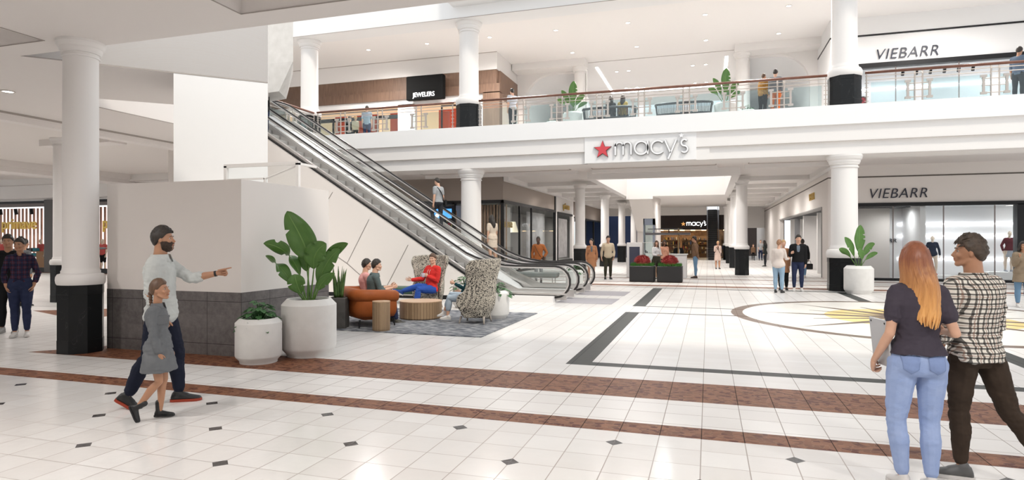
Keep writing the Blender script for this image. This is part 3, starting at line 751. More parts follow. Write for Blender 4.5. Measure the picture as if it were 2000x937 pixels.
# upper back wall with the two arched vaults
def vault(sx,x0,x1,nm):
    # wall at y=33.3 with a rounded opening, and a curved lit recess behind
    w=x1-x0; pts=[]; r=1.5
    zt=10.9; zb=6.25
    out=[(x0-2.6,zb),(x0-2.6,11.34),(x1+.6,11.34),(x1+.6,zb)] if sx<0 else [(x0-.6,zb),(x0-.6,11.34),(x1+.8,11.34),(x1+.8,zb)]
    if sx<0: arch=[(x1,zb),(x1,zt)]+[(x0+r-r*math.sin(a*PI/16),zt-r+r*math.cos(a*PI/16)) for a in range(0,9)]+[(x0,zb)]
    else: arch=[(x1,zb)]+[(x1-r+r*math.cos(a*PI/16),zt-r+r*math.sin(a*PI/16)) for a in range(0,9)]+[(x0,zt),(x0,zb)]
    m=MB()
    m.prism(out+arch,33.3,33.6,'y')
    struct('wall_'+nm,m,white)
    a2=[(px,pz) for px,pz in arch]
    # sloping vault running back
    m=MB(); n=len(a2); vs=[(px,33.6,pz) for px,pz in a2]+[(px*.86+(x0+x1)/2*.14+(-sx)*-.2,45,zb+(pz-zb)*.72) for px,pz in a2]
    m.add(vs,[(i,i+1,n+i+1,n+i) for i in range(n-1)]); o=struct('ceiling_vault_'+nm,m,bright,True)
    md=o.modifiers.new('s','SOLIDIFY'); md.thickness=.05
vault(-1,-9.75,-6.9,'arch_left'); vault(1,2.0,4.75,'arch_right')
wall('wall_upper_back',-30,14,52,52.3,6.25,12.5,m=bright)
struct('trim_upper_joints',MB().box(-10.25,5.1,33.28,33.3,11.32,11.345).box(-48,-10.25,29.88,29.9,11.31,11.34).box(-48,18,22.88,22.9,10.54,10.56).box(-48,18,23.205,23.22,5.05,5.062).box(-48,18,23.305,23.32,4.6,4.612),softline)
struct('trim_column_beams',MB().box(-10.2,-6.2,32.3,33.3,10.97,11.34).box(1.25,5.1,32.3,33.3,10.97,11.34),white)
# --- jewelers' storefront upstairs (y 29.9), left of x=-10
wall('wall_jewelers_bulkhead',-48,-10.25,29.9,30.2,10.45,11.34)
wall('wall_jewelers_bulkhead_side',-10.55,-10.25,30.2,33.3,10.45,11.34)
struct('wall_jewelers_fascia',MB().box(-48,-10.3,29.95,30.3,9.7,10.45).box(-48,-10.1,29.85,30.3,9.25,9.72).box(-11.0,-10.1,29.85,30.3,6.25,9.3).box(-10.6,-10.2,30.3,44,9.3,10.45),walnut)
fr_=MB().box(-48,-11,29.95,30.25,8.95,9.25).box(-15.9,-14.9,29.95,30.25,6.25,9).box(-22.4,-21.8,29.95,30.25,6.25,9).box(-11.4,-11.0,29.95,30.25,6.25,9)
struct('trim_jewelers_frame',fr_,white)
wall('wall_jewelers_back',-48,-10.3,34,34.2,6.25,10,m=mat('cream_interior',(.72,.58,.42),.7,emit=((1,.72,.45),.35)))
orange=mat('orange_panel',(.62,.075,.02),.6)
# --- right hand store, both floors (front y 30.1, side x 5.02)
v_=MB().box(5.02,6.1,30.1,30.4,0,4.95).box(6.1,18,30.1,30.4,3.3,4.95); struct('wall_right_store',v_,warm)
struct('trim_right_store_lines',MB().box(5.0,18,30.08,30.12,4.42,4.47).box(5.0,5.05,30.1,70,4.42,4.47),line_)
struct('trim_right_store_header',MB().box(6.1,18,30.02,30.4,3.17,3.32).box(11.9,12.25,30.02,30.4,0,3.2).box(6.1,18,30.02,30.4,0,.1),black)
side=MB().box(5.02,5.3,30.4,31.7,0,4.95).box(5.02,5.3,31.7,49.5,3.25,4.95).box(5.02,5.3,49.5,72,0,4.95); struct('wall_right_side',side,warm)
struct('ceiling_entrance',MB().box(5.3,9,31.7,49.5,3.2,3.3),mat('dark_ceiling',(.03,.03,.032),.6))
struct('trim_entrance_jamb',MB().box(4.99,5.32,31.62,31.72,0,3.25).box(4.99,5.32,31.7,49.5,3.2,3.27),mat('grey_metal',(.25,.24,.23),.4))
u_=MB().box(5.1,18,30.1,30.4,9.3,11.34).box(5.1,6.2,30.1,30.4,6.25,9.3); struct('wall_right_upper_store',u_,bright)
struct('trim_right_upper_lines',MB().box(5.1,18,30.07,30.12,10.5,10.57).box(6.2,18,30.02,30.3,9.12,9.32).box(5.08,5.12,30.1,48,10.5,10.56),black)
wall('wall_right_upper_side',5.1,5.35,30.4,52,6.25,11.34,m=bright)
struct('trim_upper_entrance',MB().box(5.02,5.12,33.5,47,6.25,8.9),mat('dark_ceiling'))
# store interiors
lit=mat('lit_white_wall',(.85,.85,.86),.6)
wall('wall_store_back',5.3,18,33.0,33.2,0,3.3,m=lit); wall('ceiling_store',5.3,18,30.4,33.2,3.25,3.35,m=mat('store_ceiling',(.42,.43,.43),.6))
wall('wall_upper_store_back',5.4,18,33.4,33.6,6.25,11.3,m=lit); wall('ceiling_upper_store',5.4,18,30.4,33.6,9.9,10.0,m=lit)
bars=MB()
for zz in (2.45,1.9,.85): bars.box(8.4,17.5,32.93,32.98,zz,zz+.03)
t=bars.build('light_streak_bars',mat('light_streak',(1,1,1),.5,emit=((.95,.97,1),4.5))); tag(t,'horizontal light lines on the white back wall of the lower window','light')
bars=MB()
for zz in (7.1,8.0,8.9): bars.box(6.6,17.5,33.33,33.38,zz,zz+.03)
t=bars.build('light_streak_bars',mat('light_streak')); tag(t,'horizontal light lines on the back wall of the upstairs shop','light')
# lower left side of corridor: taupe storefronts (corner at -9.93, 29.9)
struct('wall_taupe_fascia',MB().box(-48,-9.93,29.9,30.2,3.75,4.95).box(-10.2,-9.93,30.2,41,3.75,4.95).box(-10.2,-9.93,47.5,64,3.55,4.95),beige)
struct('wall_white_fascia',MB().box(-10.2,-9.95,41.2,47.3,3.7,4.95).box(-10.1,-9.93,46.6,47.5,0,3.7).box(-10.1,-9.93,41.25,41.75,0,3.7),white)
bf=MB().box(-48,-9.9,29.86,29.98,3.62,3.78).box(-10.0,-9.88,29.86,41,3.62,3.78).box(-10.05,-9.88,29.86,30.0,0,3.7).box(-10.02,-9.88,40.95,41.25,0,4.95).box(-12.7,-12.55,29.86,30,0,3.7).box(-16.6,-16.45,29.86,30,0,3.7).box(-10.0,-9.9,35.2,35.3,0,3.7).box(-10.0,-9.9,32.8,32.88,0,3.7).box(-10.0,-9.88,29.9,41,0,.12).box(-10.02,-9.86,41.75,46.6,3.55,3.7).box(-10.02,-9.86,41.75,46.6,0,.35).box(-10.02,-9.88,41.75,41.95,0,3.6).box(-10.02,-9.88,47.4,64,3.45,3.57).box(-10.02,-9.88,52,52.2,0,3.5).box(-10.02,-9.88,56,56.2,0,3.5)
struct('trim_storefront_frame',bf,black)
wall('wall_corridor_store_back',-16,-12.5,30.2,64,0,3.7,m=mat('store_dark',(.30,.28,.27),.7)) if False else None
wall('wall_corridor_store_back',-13.6,-13.4,36.5,64,0,3.75,m=mat('store_grey_wall',(.32,.31,.30),.7))
wall('ceiling_corridor_store',-30,-10.2,30.2,64,3.7,3.8,m=mat('store_black_ceiling',(.05,.05,.05),.7))
wall('wall_corridor_store_rear',-30,-13.6,36.5,36.7,0,3.75,m=mat('store_grey_wall'))
# far end
struct('wall_far_end',MB().box(-12,8,74,74.3,0,5.2),mat('dark_brown_wall',(.02,.012,.01),.7))
struct('wall_far_store_fascia',MB().box(-5.2,-.12,62,62.3,2.75,4.15).box(1.0,3.2,62,62.3,2.75,4.15),mat('espresso_fascia',(.018,.009,.007),.7))
struct('wall_far_store_upper',MB().box(-9.9,-.12,62,62.3,4.15,8).box(1.0,5,62,62.3,4.15,8),white)
struct('wall_far_right',MB().box(3.2,5.0,62,62.3,2.9,4.15),white)
wall('wall_far_left',-12.3,-5.6,63.5,63.8,0,4.9,m=mat('navy_wall',(.03,.06,.16),.6))
wall('wall_far_store_back',-5.6,3.2,66.5,66.7,0,2.9,m=mat('far_store_back',(.30,.17,.08),.7,var=(3,(.10,.05,.03))))
wall('ceiling_far_store',-5.6,-.15,62.3,66.7,2.75,2.85,m=mat('far_store_ceiling',(.75,.62,.45),.7,emit=((1,.8,.55),.8)))
# left store (y 24.5)
struct('wall_left_store_fascia',MB().box(-48,-28.3,24.3,24.6,3.85,4.7),white)
wall('wall_left_store_back',-48,-26,28.4,28.6,0,3.9,m=mat('left_store_back',(.85,.85,.87),.6,emit=((1,1,1),.9)))  # back wall glows by itself to look brightly lit between the slats
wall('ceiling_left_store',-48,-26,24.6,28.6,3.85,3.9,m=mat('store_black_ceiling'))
struct('trim_left_store_frame',MB().box(-48,-28.3,24.3,24.5,3.72,3.86).box(-48,-28.3,24.3,24.5,0,.25).box(-29.5,-28.3,24.3,24.6,0,3.9),black)
struct('trim_left_store_pier',MB().box(-34.0,-33.35,24.2,24.7,0,3.9),mat('dark_taupe_pier',(.07,.06,.055),.5))
wall('wall_left_beyond',-28.3,-16,29.7,29.9,0,3.8,m=mat('store_grey_wall')) if False else None
# ================================================================== COLUMNS
def col_mesh(r,z0,z1,cap=True):
    m=MB()
    pr=[(r*1.27,z0),(r*1.33,z0+.03*r/.3),(r*1.36,z0+.09*r/.3),(r*1.34,z0+.15*r/.3),(r*1.25,z0+.20*r/.3),(r*1.08,z0+.215*r/.3),(r*1.08,z0+.26*r/.3),(r*1.03,z0+.28*r/.3),(r,z0+.33*r/.3)]
    q=r/.3
    if cap: pr+=[(r*.97,z1-.315*q),(r*1.05,z1-.31*q),(r*1.065,z1-.295*q),(r*1.05,z1-.28*q),(r*1.0,z1-.275*q),(r*1.0,z1-.235*q),(r*1.10,z1-.23*q),(r*1.10,z1-.21*q),(r*1.155,z1-.19*q),(r*1.185,z1-.155*q),(r*1.19,z1-.13*q),(r*1.235,z1-.125*q),(r*1.30,z1-.095*q),(r*1.335,z1-.055*q),(r*1.34,z1-.05*q),(r*1.36,z1-.048*q),(r*1.36,z1-.0*q)]
    else: pr+=[(r,z1)]
    return m.lathe(pr,seg=40)
def column(x,y,r,z0,zb,z1,label,cat='column',cap=True,group=None):
    t=thing('column',label,cat,(x,y,z0),0,group)
    R8=r*1.31
    m=MB(); m.lathe([(R8,0),(R8,.17*(zb-z0)/.9),(R8*.985,.175*(zb-z0)/.9),(R8*.985,(zb-z0)*.86),(R8,(zb-z0)*.865),(R8,zb-z0)],seg=8,rot=PI/8)
    m.build('base',marble,t)
    m=col_mesh(r,zb-z0,z1-z0,cap); m.build('shaft',white,t,True)
    return t
column(-9.22,7.12,.24,0,1.03,4.75,'tall white column on black marble base left of the stone enclosure')
column(-17.22,12.76,.22,0,1.03,4.55,'white column half hidden behind the nearest left column')
column(4.43,23.6,.415,0,1.12,4.6,'thick white lower column beside the round planter by the shop corner')
column(-9.3,23.85,.42,0,1.1,4.6,'white lower column behind the escalator under the bridge')
column(4.43,23.6,.405,6.26,7.25,10.55,'thick white upper column with black base on the bridge at right')
column(-9.3,23.6,.40,6.26,7.2,10.55,'white upper column with black base below the jewelers sign')
column(-16.9,23.6,.38,6.26,7.2,10.55,'white upper column at the head of the escalators')
GL='row of columns along the corridor'
for i,(x,y) in enumerate([(1.6,32.9),(1.6,41.3),(1.6,49.8),(1.6,58)]): column(x,y,.27,0,1.28,4.72,['nearest','second','third','farthest'][i]+' white column in the right hand corridor row',group=GL)
for i,(x,y) in enumerate([(-6.56,32.9),(-6.56,41.3),(-6.56,49.8),(-6.56,58)]): column(x,y,.27,0,1.28,4.72,['nearest','second','third','farthest'][i]+' white column in the left hand corridor row',group=GL)
column(-6.56,32.8,.30,6.26,7.3,10.97,'upper white column in front of the left vault')
column(1.6,32.8,.30,6.26,7.3,10.97,'upper white column in front of the right vault')
struct('trim_column_block',MB().box(3.85,5.0,23.1,24.6,10.55,13),white)
# hanging plaster block above the escalator head
hb=MB(); hb.prism([(-14.7,17.0),(-12.8,17.0),(-13.7,18.2),(-14.7,18.2)],7.5,9.2)
hb.add([(-14.7,17.0,7.5),(-12.8,17.0,7.5),(-13.7,18.2,7.5),(-14.7,18.2,7.5),(-14.6,17.1,6.55),(-13.42,17.1,6.6),(-13.9,18.1,6.6),(-14.6,18.1,6.55)],[(0,4,5,1),(1,5,6,2),(2,6,7,3),(3,7,4,0),(4,7,6,5)])
struct('trim_hanging_block',hb,mat('plaster',(.68,.66,.63),.8,var=(4,(.60,.58,.55))))
# ================================================================== ESCALATORS
SL=.63; XF=-5.8; XT=-15.75; ZT=6.25
def zline(x): return max(0,min(ZT,(XF-x)*SL))
capm=mat('step_grey',(.36,.345,.33),.55,var=(5,(.42,.40,.385))); riserm=mat('step_riser',(.17,.16,.155),.5,metal=.3)
stepm=MB(); stepm.box(-.40,0,-.47,.47,-.03,0).box(-.02,.0,-.47,.47,-.235,-.03)
step_me=stepm.mesh('step',capm)
rail_b=mat('rubber_handrail',(.018,.015,.014),.35)
def railpath(y,dz=0.0,dr=0.0,n=9):
    pts=[]; r=.44-dr; cx=-4.06
    for i in range(n+1):
        a=-PI/2+PI*i/n*1.0; pts.append((cx+r*math.cos(a),y,.56+r*math.sin(a)))
    zr=1.0-dr
    pts.append((-5.2,y,zr)); 
    for i in range(1,6):
        x=-5.2-1.5*i/5; t=i/5; pts.append((x,y,zr+SL*.75*t*t*1.5*.5*1.0))
    x1=-6.7; z1=pts[-1][2]; xe=-15.6
    # straight slope until near top
    ztop=7.3-dr; xs=x1-(ztop-.30-z1)/SL
    pts.append((xs,y,ztop-.30))
    for i in range(1,6): t=i/5; pts.append((xs-1.3*t,y,ztop-.30+.30*(1-(1-t)**2)))
    pts.append((-18.2,y,ztop)); return pts
def escalator(y0,label):
    t=thing('escalator',label,'escalator',(0,0,0)); yc=y0+.8
    ns=30; g='steps'
    for i in range(ns):
        o=bpy.data.objects.new('step',step_me); COL.objects.link(o); o.parent=t; o.location=(XF-.10-i*(.2/SL)*1.02,yc,.205+i*.2035)
    # sub floor under the steps
    MB().prism([(XF,-.0),(XF,.02),(XT,ZT-.25),(XT-1.5,ZT-.25),(XT-1.5,ZT-.6),(XT,ZT-.6),(XF-1.0,.0)],yc-.46,yc+.46,'y').build('truss',riserm,t)
    # comb plate & landing
    MB().box(-4.2,XF,yc-.47,yc+.47,.012,.06).build('landing_plate',steel,t)
    for s in (-1,1):
        y=yc+s*.60
        P=railpath(y)
        m=MB(); m.tube(P,.036,8,sc=(1.15,.75)); m.build('handrail',rail_b,t,'all')
        m=MB(); m.tube(railpath(y,dr=.050),.030,6,sc=(.9,1.0)); m.build('rail_carrier',steel,t,'all')
        # glass balustrade
        top=[(p[0],p[2]-.04) for p in P if p[0]<-4.3 and p[2]>.9]; top=[(-3.75,.55),(-3.85,.85)]+top
        bot=[(x,zline(x)+.22 if x<-5.6 else .16) for x in (-17.5,-15.9,-15.6,-5.9,-5.0,-3.8)]
        bot=[(-17.5,6.45),(-15.9,6.45),(-15.4,zline(-15.4)+.25),(-6.2,zline(-6.2)+.25),(-5.6,.22),(-3.8,.22)]
        m=MB(); m.prism(top+bot,y-.006,y+.006,'y'); m.build('glass_panel',tinted,t)
        sk=[(-3.75,.05),(-3.75,.22),(-5.5,.22),(-6.3,.56),(-15.5,.56+SL*9.2),(-16,6.45),(-17.5,6.45),(-17.5,6.27),(-16,6.27),(XT,ZT-.1),(XF,-.0+.05)]
        m=MB(); m.prism(sk,yc+s*.49,yc+s*.54,'y'); m.prism([(a,c-.0) for a,c in ((-3.72,.20),(-3.72,.25),(-5.5,.25),(-6.3,.60),(-15.5,.60+SL*9.2),(-15.5,.50+SL*9.2),(-6.3,.52),(-5.5,.20))],yc+s*.54,yc+s*.66,'y'); m.build('skirt',steel,t)
    return t
escalator(16.6,'nearer of the two escalators, beside the white panelled wall')
escalator(19.25,'farther of the two escalators, carrying people up to the bridge')
# clad sides, the deck between and the plinth
wp=mat('white_panel',(.78,.77,.765),.45)
t=thing('escalator_cladding','white panelled side and centre deck of the escalators','cladding',(0,0,0))
m=MB(); m.prism([(-17.5,0.12),(-5.95,.12),(-6.25,.46),(-15.6,.46+SL*9.35),(-17.5,6.3)],16.60,16.66,'y'); m.build('side_panel',warm,t)
m=MB(); m.prism([(-5.0,.12),(-5.6,.12),(-6.2,.49),(-15.5,.49+SL*9.2),(-15.5,.46+SL*9.2),(-6.25,.455)],16.585,16.62,'y'); m.build('edge_strip',black,t)
m=MB()
m.prism([(-5.7,.10),(-5.9,.30),(-15.5,.30+SL*9.6),(-15.5,.05+SL*9.2),(-6.3,.08)],18.02,19.58-.15,'y'); m.build('centre_deck',wp,t)
m=MB()
for k in range(11): x=-6.9-.95*k; zc=.30+(-5.9-x)*SL; m.add([(x-.012,18.015,zc+.004+.008),(x+.012,18.015,zc+.004-.008),(x+.012,19.44,zc+.004-.008),(x-.012,19.44,zc+.004+.008)],[(0,1,2,3)])
m.build('deck_joint',line_,t)
m=MB()
for (xa,za,xb,zb) in ((-10.54,1.01,-9.78,2.35),(-10.54,1.01,-9.4,.14),(-10.54,1.01,-11.3,1.45),(-9.2,.3,-8.47,1.58),(-11.4,2.7,-11.05,3.2)):
    dd=V((xb-xa,0,zb-za)).normalized(); q=V((dd.z,0,-dd.x))*.007; a=V((xa,16.592,za)); b_=V((xb,16.592,zb)); m.add([a-q,a+q,b_+q,b_-q],[(0,1,2,3)])
m.build('panel_joint',line_,t)
MB().box(-17.5,-6.0,16.595,16.66,0,.12).build('kickboard',black,t)
m=MB(); m.box(-4.06,-6.2,16.55,18.28,0,.20-.03).box(-4.06,-6.2,19.2,20.9,0,.17); m.build('plinth',white,t)
m=MB().box(-4.0,-2.46,16.6,18.2,.001,.008); tag(m.build('floor_mat',mat('grey_mat',(.36,.34,.36),.8)),'grey mat at the foot of the nearer escalator','mat','escalator mats')
m=MB().box(-4.0,-2.46,19.25,20.85,.001,.008); tag(m.build('floor_mat',mat('grey_mat')),'grey mat at the foot of the farther escalator','mat','escalator mats')
# glass guard on top of the enclosure
t=thing('glass_guard','white framed glass guard on top of the low white wall','glass guard',(-6.75,9.1,2.6))
m=MB()
for a in ((-.03,.03,-.03,.03,0,.44),(-1.55,-1.49,-.03,.03,0,.44),(-1.55,.03,-.03,.03,.41,.47),(-.03,.03,0,.50,.41,.45),(-1.5,0,-.012,.012,0,.03),(-.70,-.66,-.02,.02,0,.20),(-1.5,-.68,-.02,.02,.18,.21)): m.box(*a)
m.tube([(-.68,0,.19),(0,0,.40)],.016,4)
m.build('frame',white,t); MB().box(-1.49,-.03,-.004,.004,.02,.41).build('glass_panel',glass,t)
# ================================================================== BRIDGE RAILINGS
def railing(x0,x1,label,posts,y=23.3,z=6.25):
    t=thing('railing',label,'railing',(x0,y,z)); L=x1-x0
    MB().tube([(0,0,1.05),(L,0,1.05)],.045,10).build('handrail',handrail_m,t,'all')
    m=MB()
    for zz in (.93,.80): m.tube([(0,0,zz),(L,0,zz)],.014,6)
    m.build('rail_bars',nickel,t)
    xs=[p_-x0 for p_ in posts]
    for q in xs:
        for s in (-1,1):
            m=MB(); a=q+s*.11; m.tube([(a,0,0),(a,0,.78),(a,-.02,.90),(a,.0,1.0)],.026,6); m.build('post',nickel,t)
        m=MB()
        for zz in (.15,.38,.6): m.tube([(q-.36 ,0,zz),(q+.36,0,zz)],.018,6)
        for s in (-1,1):
            a=q+s*.31; m.box(a-.035,a+.035,-.025,.025,.12,.68)
            for zz in (.10,.64): m.box(a-.085,a+.085,-.035,.035,zz,zz+.075)
        m.build('ladder_bracket',nickel,t)
    ed=[0.05]+xs+[L-.05]
    for i in range(len(ed)-1):
        a,b_=ed[i]+.12,ed[i+1]-.12
        if b_-a>.2: MB().box(a,b_,-.006,.006,.03,.72).build('glass_panel',railglass,t)
    for e in (0.04,L-.04):
        m=MB(); m.tube([(e,0,0),(e,0,1.02)],.022,6)
        for zz in (.1,.25,.4,.55,.7): m.tube([(e-.06,0,zz),(e+.06,0,zz)],.014,6)
        m.build('end_post',nickel,t)
    return t
railing(-16.3,-9.85,'bridge railing in front of the jewelers shop',[-15.0,-13.2,-11.4])
railing(-8.75,3.85,'long bridge railing above the macy\'s sign',[-7.0,-5.45,-3.9,-2.35,-.75,.85,2.4])
railing(5.0,14.0,'bridge railing in front of the upstairs shop at right',[6.55,8.65,10.7,12.8])
t=railing(0,5.2,'short railing running back beside the escalator head',[1.6,3.6]); t.location=(-16.5,23.4,6.25); t.rotation_euler=(0,0,rad(-90))
t=thing('railing','dark railing along the far side of the ceiling opening','railing',(-5,41.3,6.2)); 
MB().tube([(0,0,1.0),(6,0,1.0)],.04,8).build('handrail',handrail_m,t); m=MB()
for i in range(25): m.box(i*.25,i*.25+.02,-.01,.01,0,1)
m.build('balusters',black,t)
# ================================================================== SIGNS
bw=mat('sign_white',(.85,.85,.86),.4); dk=mat('sign_edge',(.05,.04,.04),.5)
def arc(cx,cz,r,a0,a1,n=14,rx=None): rx=rx or r; return [(cx+rx*math.cos(rad(a0+(a1-a0)*i/n)),cz+r*math.sin(rad(a0+(a1-a0)*i/n))) for i in range(n+1)]
def macys():
    L=[]; x=0
    L+= [[(0,0),(0,1)], arc(.30,.68,.30,180,0)[0:]+[(.60,0)], arc(.90,.68,.30,180,0)+[(1.20,0)]]
    x=1.48; L+=[arc(x+.48,.49,.49,0,360,24),[(x+.98,0),(x+.98,1)]]
    x=2.72; L+=[arc(x+.48,.49,.49,42,318,20)]
    x=3.72; L+=[[(x,1),(x+.42,.02)],[(x+.84,1),(x+.24,-.45)]]
    x=4.92; L+=[arc(x+.22,.74,.24,35,270,12,.22)+arc(x+.22,.26,.24,90,-145,12,.24)]
    return L
def star(cx,cz,R,r,n=5,a0=90): return [(cx+(R if i%2==0 else r)*math.cos(rad(a0+180/n*i)),cz+(R if i%2==0 else r)*math.sin(rad(a0+180/n*i))) for i in range(2*n)]
def ribbon(m,pts,w,y0,y1):
    n=len(pts); l=[];r=[]
    closed=(V(pts[0])-V(pts[-1])).length<1e-4
    for i in range(n):
        a=V(pts[i-1]) if i>0 else (V(pts[-2]) if closed else V(pts[0])); b_=V(pts[i+1]) if i<n-1 else (V(pts[1]) if closed else V(pts[-1])); d_=(b_-a).normalized(); q=V((-d_.y,d_.x))*w; c_=V(pts[i]); l.append(c_+q); r.append(c_-q)
    vs=[(p[0],y,p[1]) for y in (y0,y1) for s_ in (l,r) for p in s_]
    fs=[]
    for i in range(n-1):
        L0,R0,L1,R1=i,n+i,2*n+i,3*n+i; fs+=[(L0,L0+1,R0+1,R0),(L1,R1,R1+1,L1+1),(L0,L1,L1+1,L0+1),(R0,R0+1,R1+1,R1)]
    fs+=[(0,n,3*n,2*n),(n-1,3*n-1,4*n-1,2*n-1)][:2] if False else [(0,n,3*n,2*n),(n-1,3*n-1,4*n-1,2*n-1)] 
    m.add(vs,fs)
def macys_sign(label,loc,h,w,starcol,front,back,extra=True):
    t=thing('store_sign',label,'sign',loc)
    m=MB(); mb=MB()
    for s_ in macys():
        s_=[(a*h,b_*h) for a,b_ in s_]; ribbon(m,s_,w,-.10,-.06); ribbon(mb,s_,w*1.25,-.06,-.0)
    m.build('lettering',front,t); mb.build('letter_backing',back,t)
    if extra:
        m=MB(); c_=(4.92*h,1.28*h)
        m.prism(star(c_[0],c_[1],.21*h,.09*h),-.10,-.04,'y')
        m.build('apostrophe_star',front,t)
    sc=(-1.0*h,.48*h); m=MB(); m.prism(star(*sc,.68*h,.28*h),-.10,-.05,'y'); m.build('star',starcol,t)
    m=MB(); m.prism(star(sc[0],sc[1],.74*h,.31*h),-.05,-.0,'y'); m.build('star_backing',back,t)
    return t
macys_sign("large silver macy's sign with red star on the bridge front",(-3.28,23.185,4.87),.48,.030,mat('red_star',(.62,.06,.075),.4),bw,dk)
macys_sign("small white macy's sign with gold star on the far dark fascia",(-1.95,61.99,3.16),.325,.028,mat('gold_star',(.75,.38,.12),.4,emit=((1,.5,.15),.5)),mat('sign_lit',(1,1,1),.4,emit=((1,1,1),1.5)),dk)
rx=(PI/2,0,0)
navy_=mat('sign_navy',(.012,.014,.03),.4)
tag(text_mesh('store_sign','VIEBARR',.60,.012,navy_,(6.55,30.06,3.52),rx,shear=.22,offset=-.004,sx=.92,space=1.08),'dark VIEBARR lettering over the lower shop window','sign')
tag(text_mesh('store_sign','VIEBARR',.64,.012,navy_,(6.8,30.05,9.45),rx,shear=.22,offset=-.004,sx=.92,space=1.08),'dark VIEBARR lettering over the upstairs shop','sign')
tag(text_mesh('store_sign','VIEBARR',.26,.02,navy_,(7.3,32.95,1.62),rx,shear=.1,sx=1.05,space=1.05),'small VIEBARR lettering on the wall inside the lower window','sign')
tag(text_mesh('store_sign','VIEBARR',.42,.02,mat('sign_grey',(.12,.13,.16),.5),(8.6,33.36,6.75),rx,shear=.22),'grey VIEBARR lettering inside the upstairs shop','sign')
gold=mat('gold_letters',(.55,.36,.07),.35,metal=.6)
tag(text_mesh('store_sign','VIEBARR',.50,.02,gold,(4.98,35.2,3.75),(PI/2,0,-PI/2),sx=.85),'narrow gold VIEBARR letters on the side wall over the entrance','sign')
tag(text_mesh('store_sign','VIEBARR',.55,.02,gold,(5.08,36.5,9.1),(PI/2,0,-PI/2),sx=.85),'gold VIEBARR letters on the upstairs side wall','sign')
tag(text_mesh('store_sign','primave',.95,.04,gold,(-42.9,27.9,2.45),rx,sx=1.0,offset=.012),'gold primave lettering in the far left shop window','sign')
tag(text_mesh('store_sign','primave',.95,.04,gold,(-34.4,27.9,2.45),rx,sx=1.0,offset=.012),'second gold primave lettering between column and stone enclosure','sign')
tag(text_mesh('store_sign','primave',.62,.03,gold,(-9.86,43.4,4.0),(PI/2,0,PI/2),sx=1.0,offset=.012),'gold primave lettering on the white corridor fascia','sign')
tag(text_mesh('store_sign','primave',.62,.03,gold,(-10.12,30.05,2.42),(PI/2,0,PI/2),sx=1.0,offset=.012),'gold primave lettering behind the corner window glass','sign')
tag(text_mesh('store_sign','skom',.9,.03,bw,(-9.98,48.5,2.6),(PI/2,0,PI/2),sx=1.0),'white lettering on the glass front farther down the corridor','sign')
t=thing('jewelers_sign','black box sign reading JEWELERS above the upstairs shop','sign',(-15.1,29.7,9.05))
MB().bbox(0,2.1,-.35,.0,0,1.25,.03).build('sign_box',mat('sign_black',(.004,.004,.004),.7,spec=.1),t)
text_mesh('lettering','JEWELERS',.33,.01,mat('sign_lit'),(.40,-.36,.14),rx,t,sx=.86)
# ================================================================== DOWNLIGHTS
dl_ring=mat('downlight_trim',(.55,.50,.46),.4); dl_em=mat('downlight_lamp',(1,1,1),.5,emit=((1,.95,.88),5))
def downlight(x,y,z,label,r=.10,group='ceiling downlights'):
    t=thing('downlight',label,'downlight',(x,y,z),0,group)
    MB().lathe([(r,-.012),(r*1.25,-.012),(r*1.25,0.002),(r,.002)],seg=20,caps=False).build('trim_ring',dl_ring,t); MB().lathe([(r*.02,-.004),(r,-.004)],seg=20,caps=False).build('lamp',dl_em,t)
names=['first','second','third','fourth','fifth','sixth','seventh']
for i,x in enumerate((-16.36,-13.11,-9.87,-6.65,-3.38,-.12,3.15)): downlight(x,27.7,11.335,names[i]+' downlight from the left in the front row of the upper ceiling')
for i,x in enumerate((-6.63,-3.38,-.1,3.13)): downlight(x,31.25,11.335,names[i]+' downlight from the left in the second row of the upper ceiling')
for i,(x,y) in enumerate(((-4.8,34.4),(-4.15,34.4),(-.78,34.4),(-.12,34.4),(-4.78,38.3),(-4.12,38.3),(-.75,38.3),(-.1,38.3))): downlight(x*1.035,y*1.033,11.335,['front','rear'][i//4]+' row '+names[i%4]+' downlight in the lit ceiling panel')
downlight(-13.62,8.97,4.745,'single downlight in the lower left ceiling')
downlight(-30,18.5,4.945,'downlight in the ceiling near the far left shop')
for i,(x,y) in enumerate(((7.0,31.4),(9.0,32.2),(10.3,31.2),(12.6,32.4),(14.5,31.5))): downlight(x,y,3.245,names[i]+' ceiling light inside the lower shop window',.2)
for i,y in enumerate((33.5,36,39,42,45)): downlight(6.2,y,3.195,names[i]+' small light in the dark entrance ceiling')
# fill spots added to brighten halls and shops; most have no visible fixture
def spot(x,y,z,e,ang=172,r=.12,col=(1,.965,.93)): light('SPOT','fill_spot',(x,y,z),e,col,spot_size=rad(ang),spot_blend=1.0,shadow_soft_size=r)
# ================================================================== PLANTS
leafm,nt,b=newmat('banana_leaf'); x,y,z,v=coords(nt,'UV')
g=(y*46+x.ab()*0).fr(); vein=g.lt(.12)
mid=(x-.5).ab().lt(.02)
ns=nt.nodes.new('ShaderNodeTexNoise'); ns.inputs['Scale'].default_value=5; nt.links.new(v,ns.inputs[0])
c=mixc(nt,X_(nt,ns.outputs[0]),(.045,.125,.018),(.10,.22,.04)); c=mixc(nt,vein*.35,c,(.03,.085,.012)); c=mixc(nt,mid,c,(.22,.36,.10))
nt.links.new(c,b.inputs['Base Color']); b.inputs['Roughness'].default_value=.38
stemm=mat('plant_stem',(.12,.24,.05),.45); soil=mat('soil',(.02,.014,.01),.95,bump=(40,1,.02)); bushm=mat('foliage_dark',(.035,.11,.035),.45,var=(9,(.07,.19,.06)))
potm=mat('white_concrete',(.74,.725,.70),.75,var=(7,(.66,.645,.62),.3),bump=(60,.2,.004))
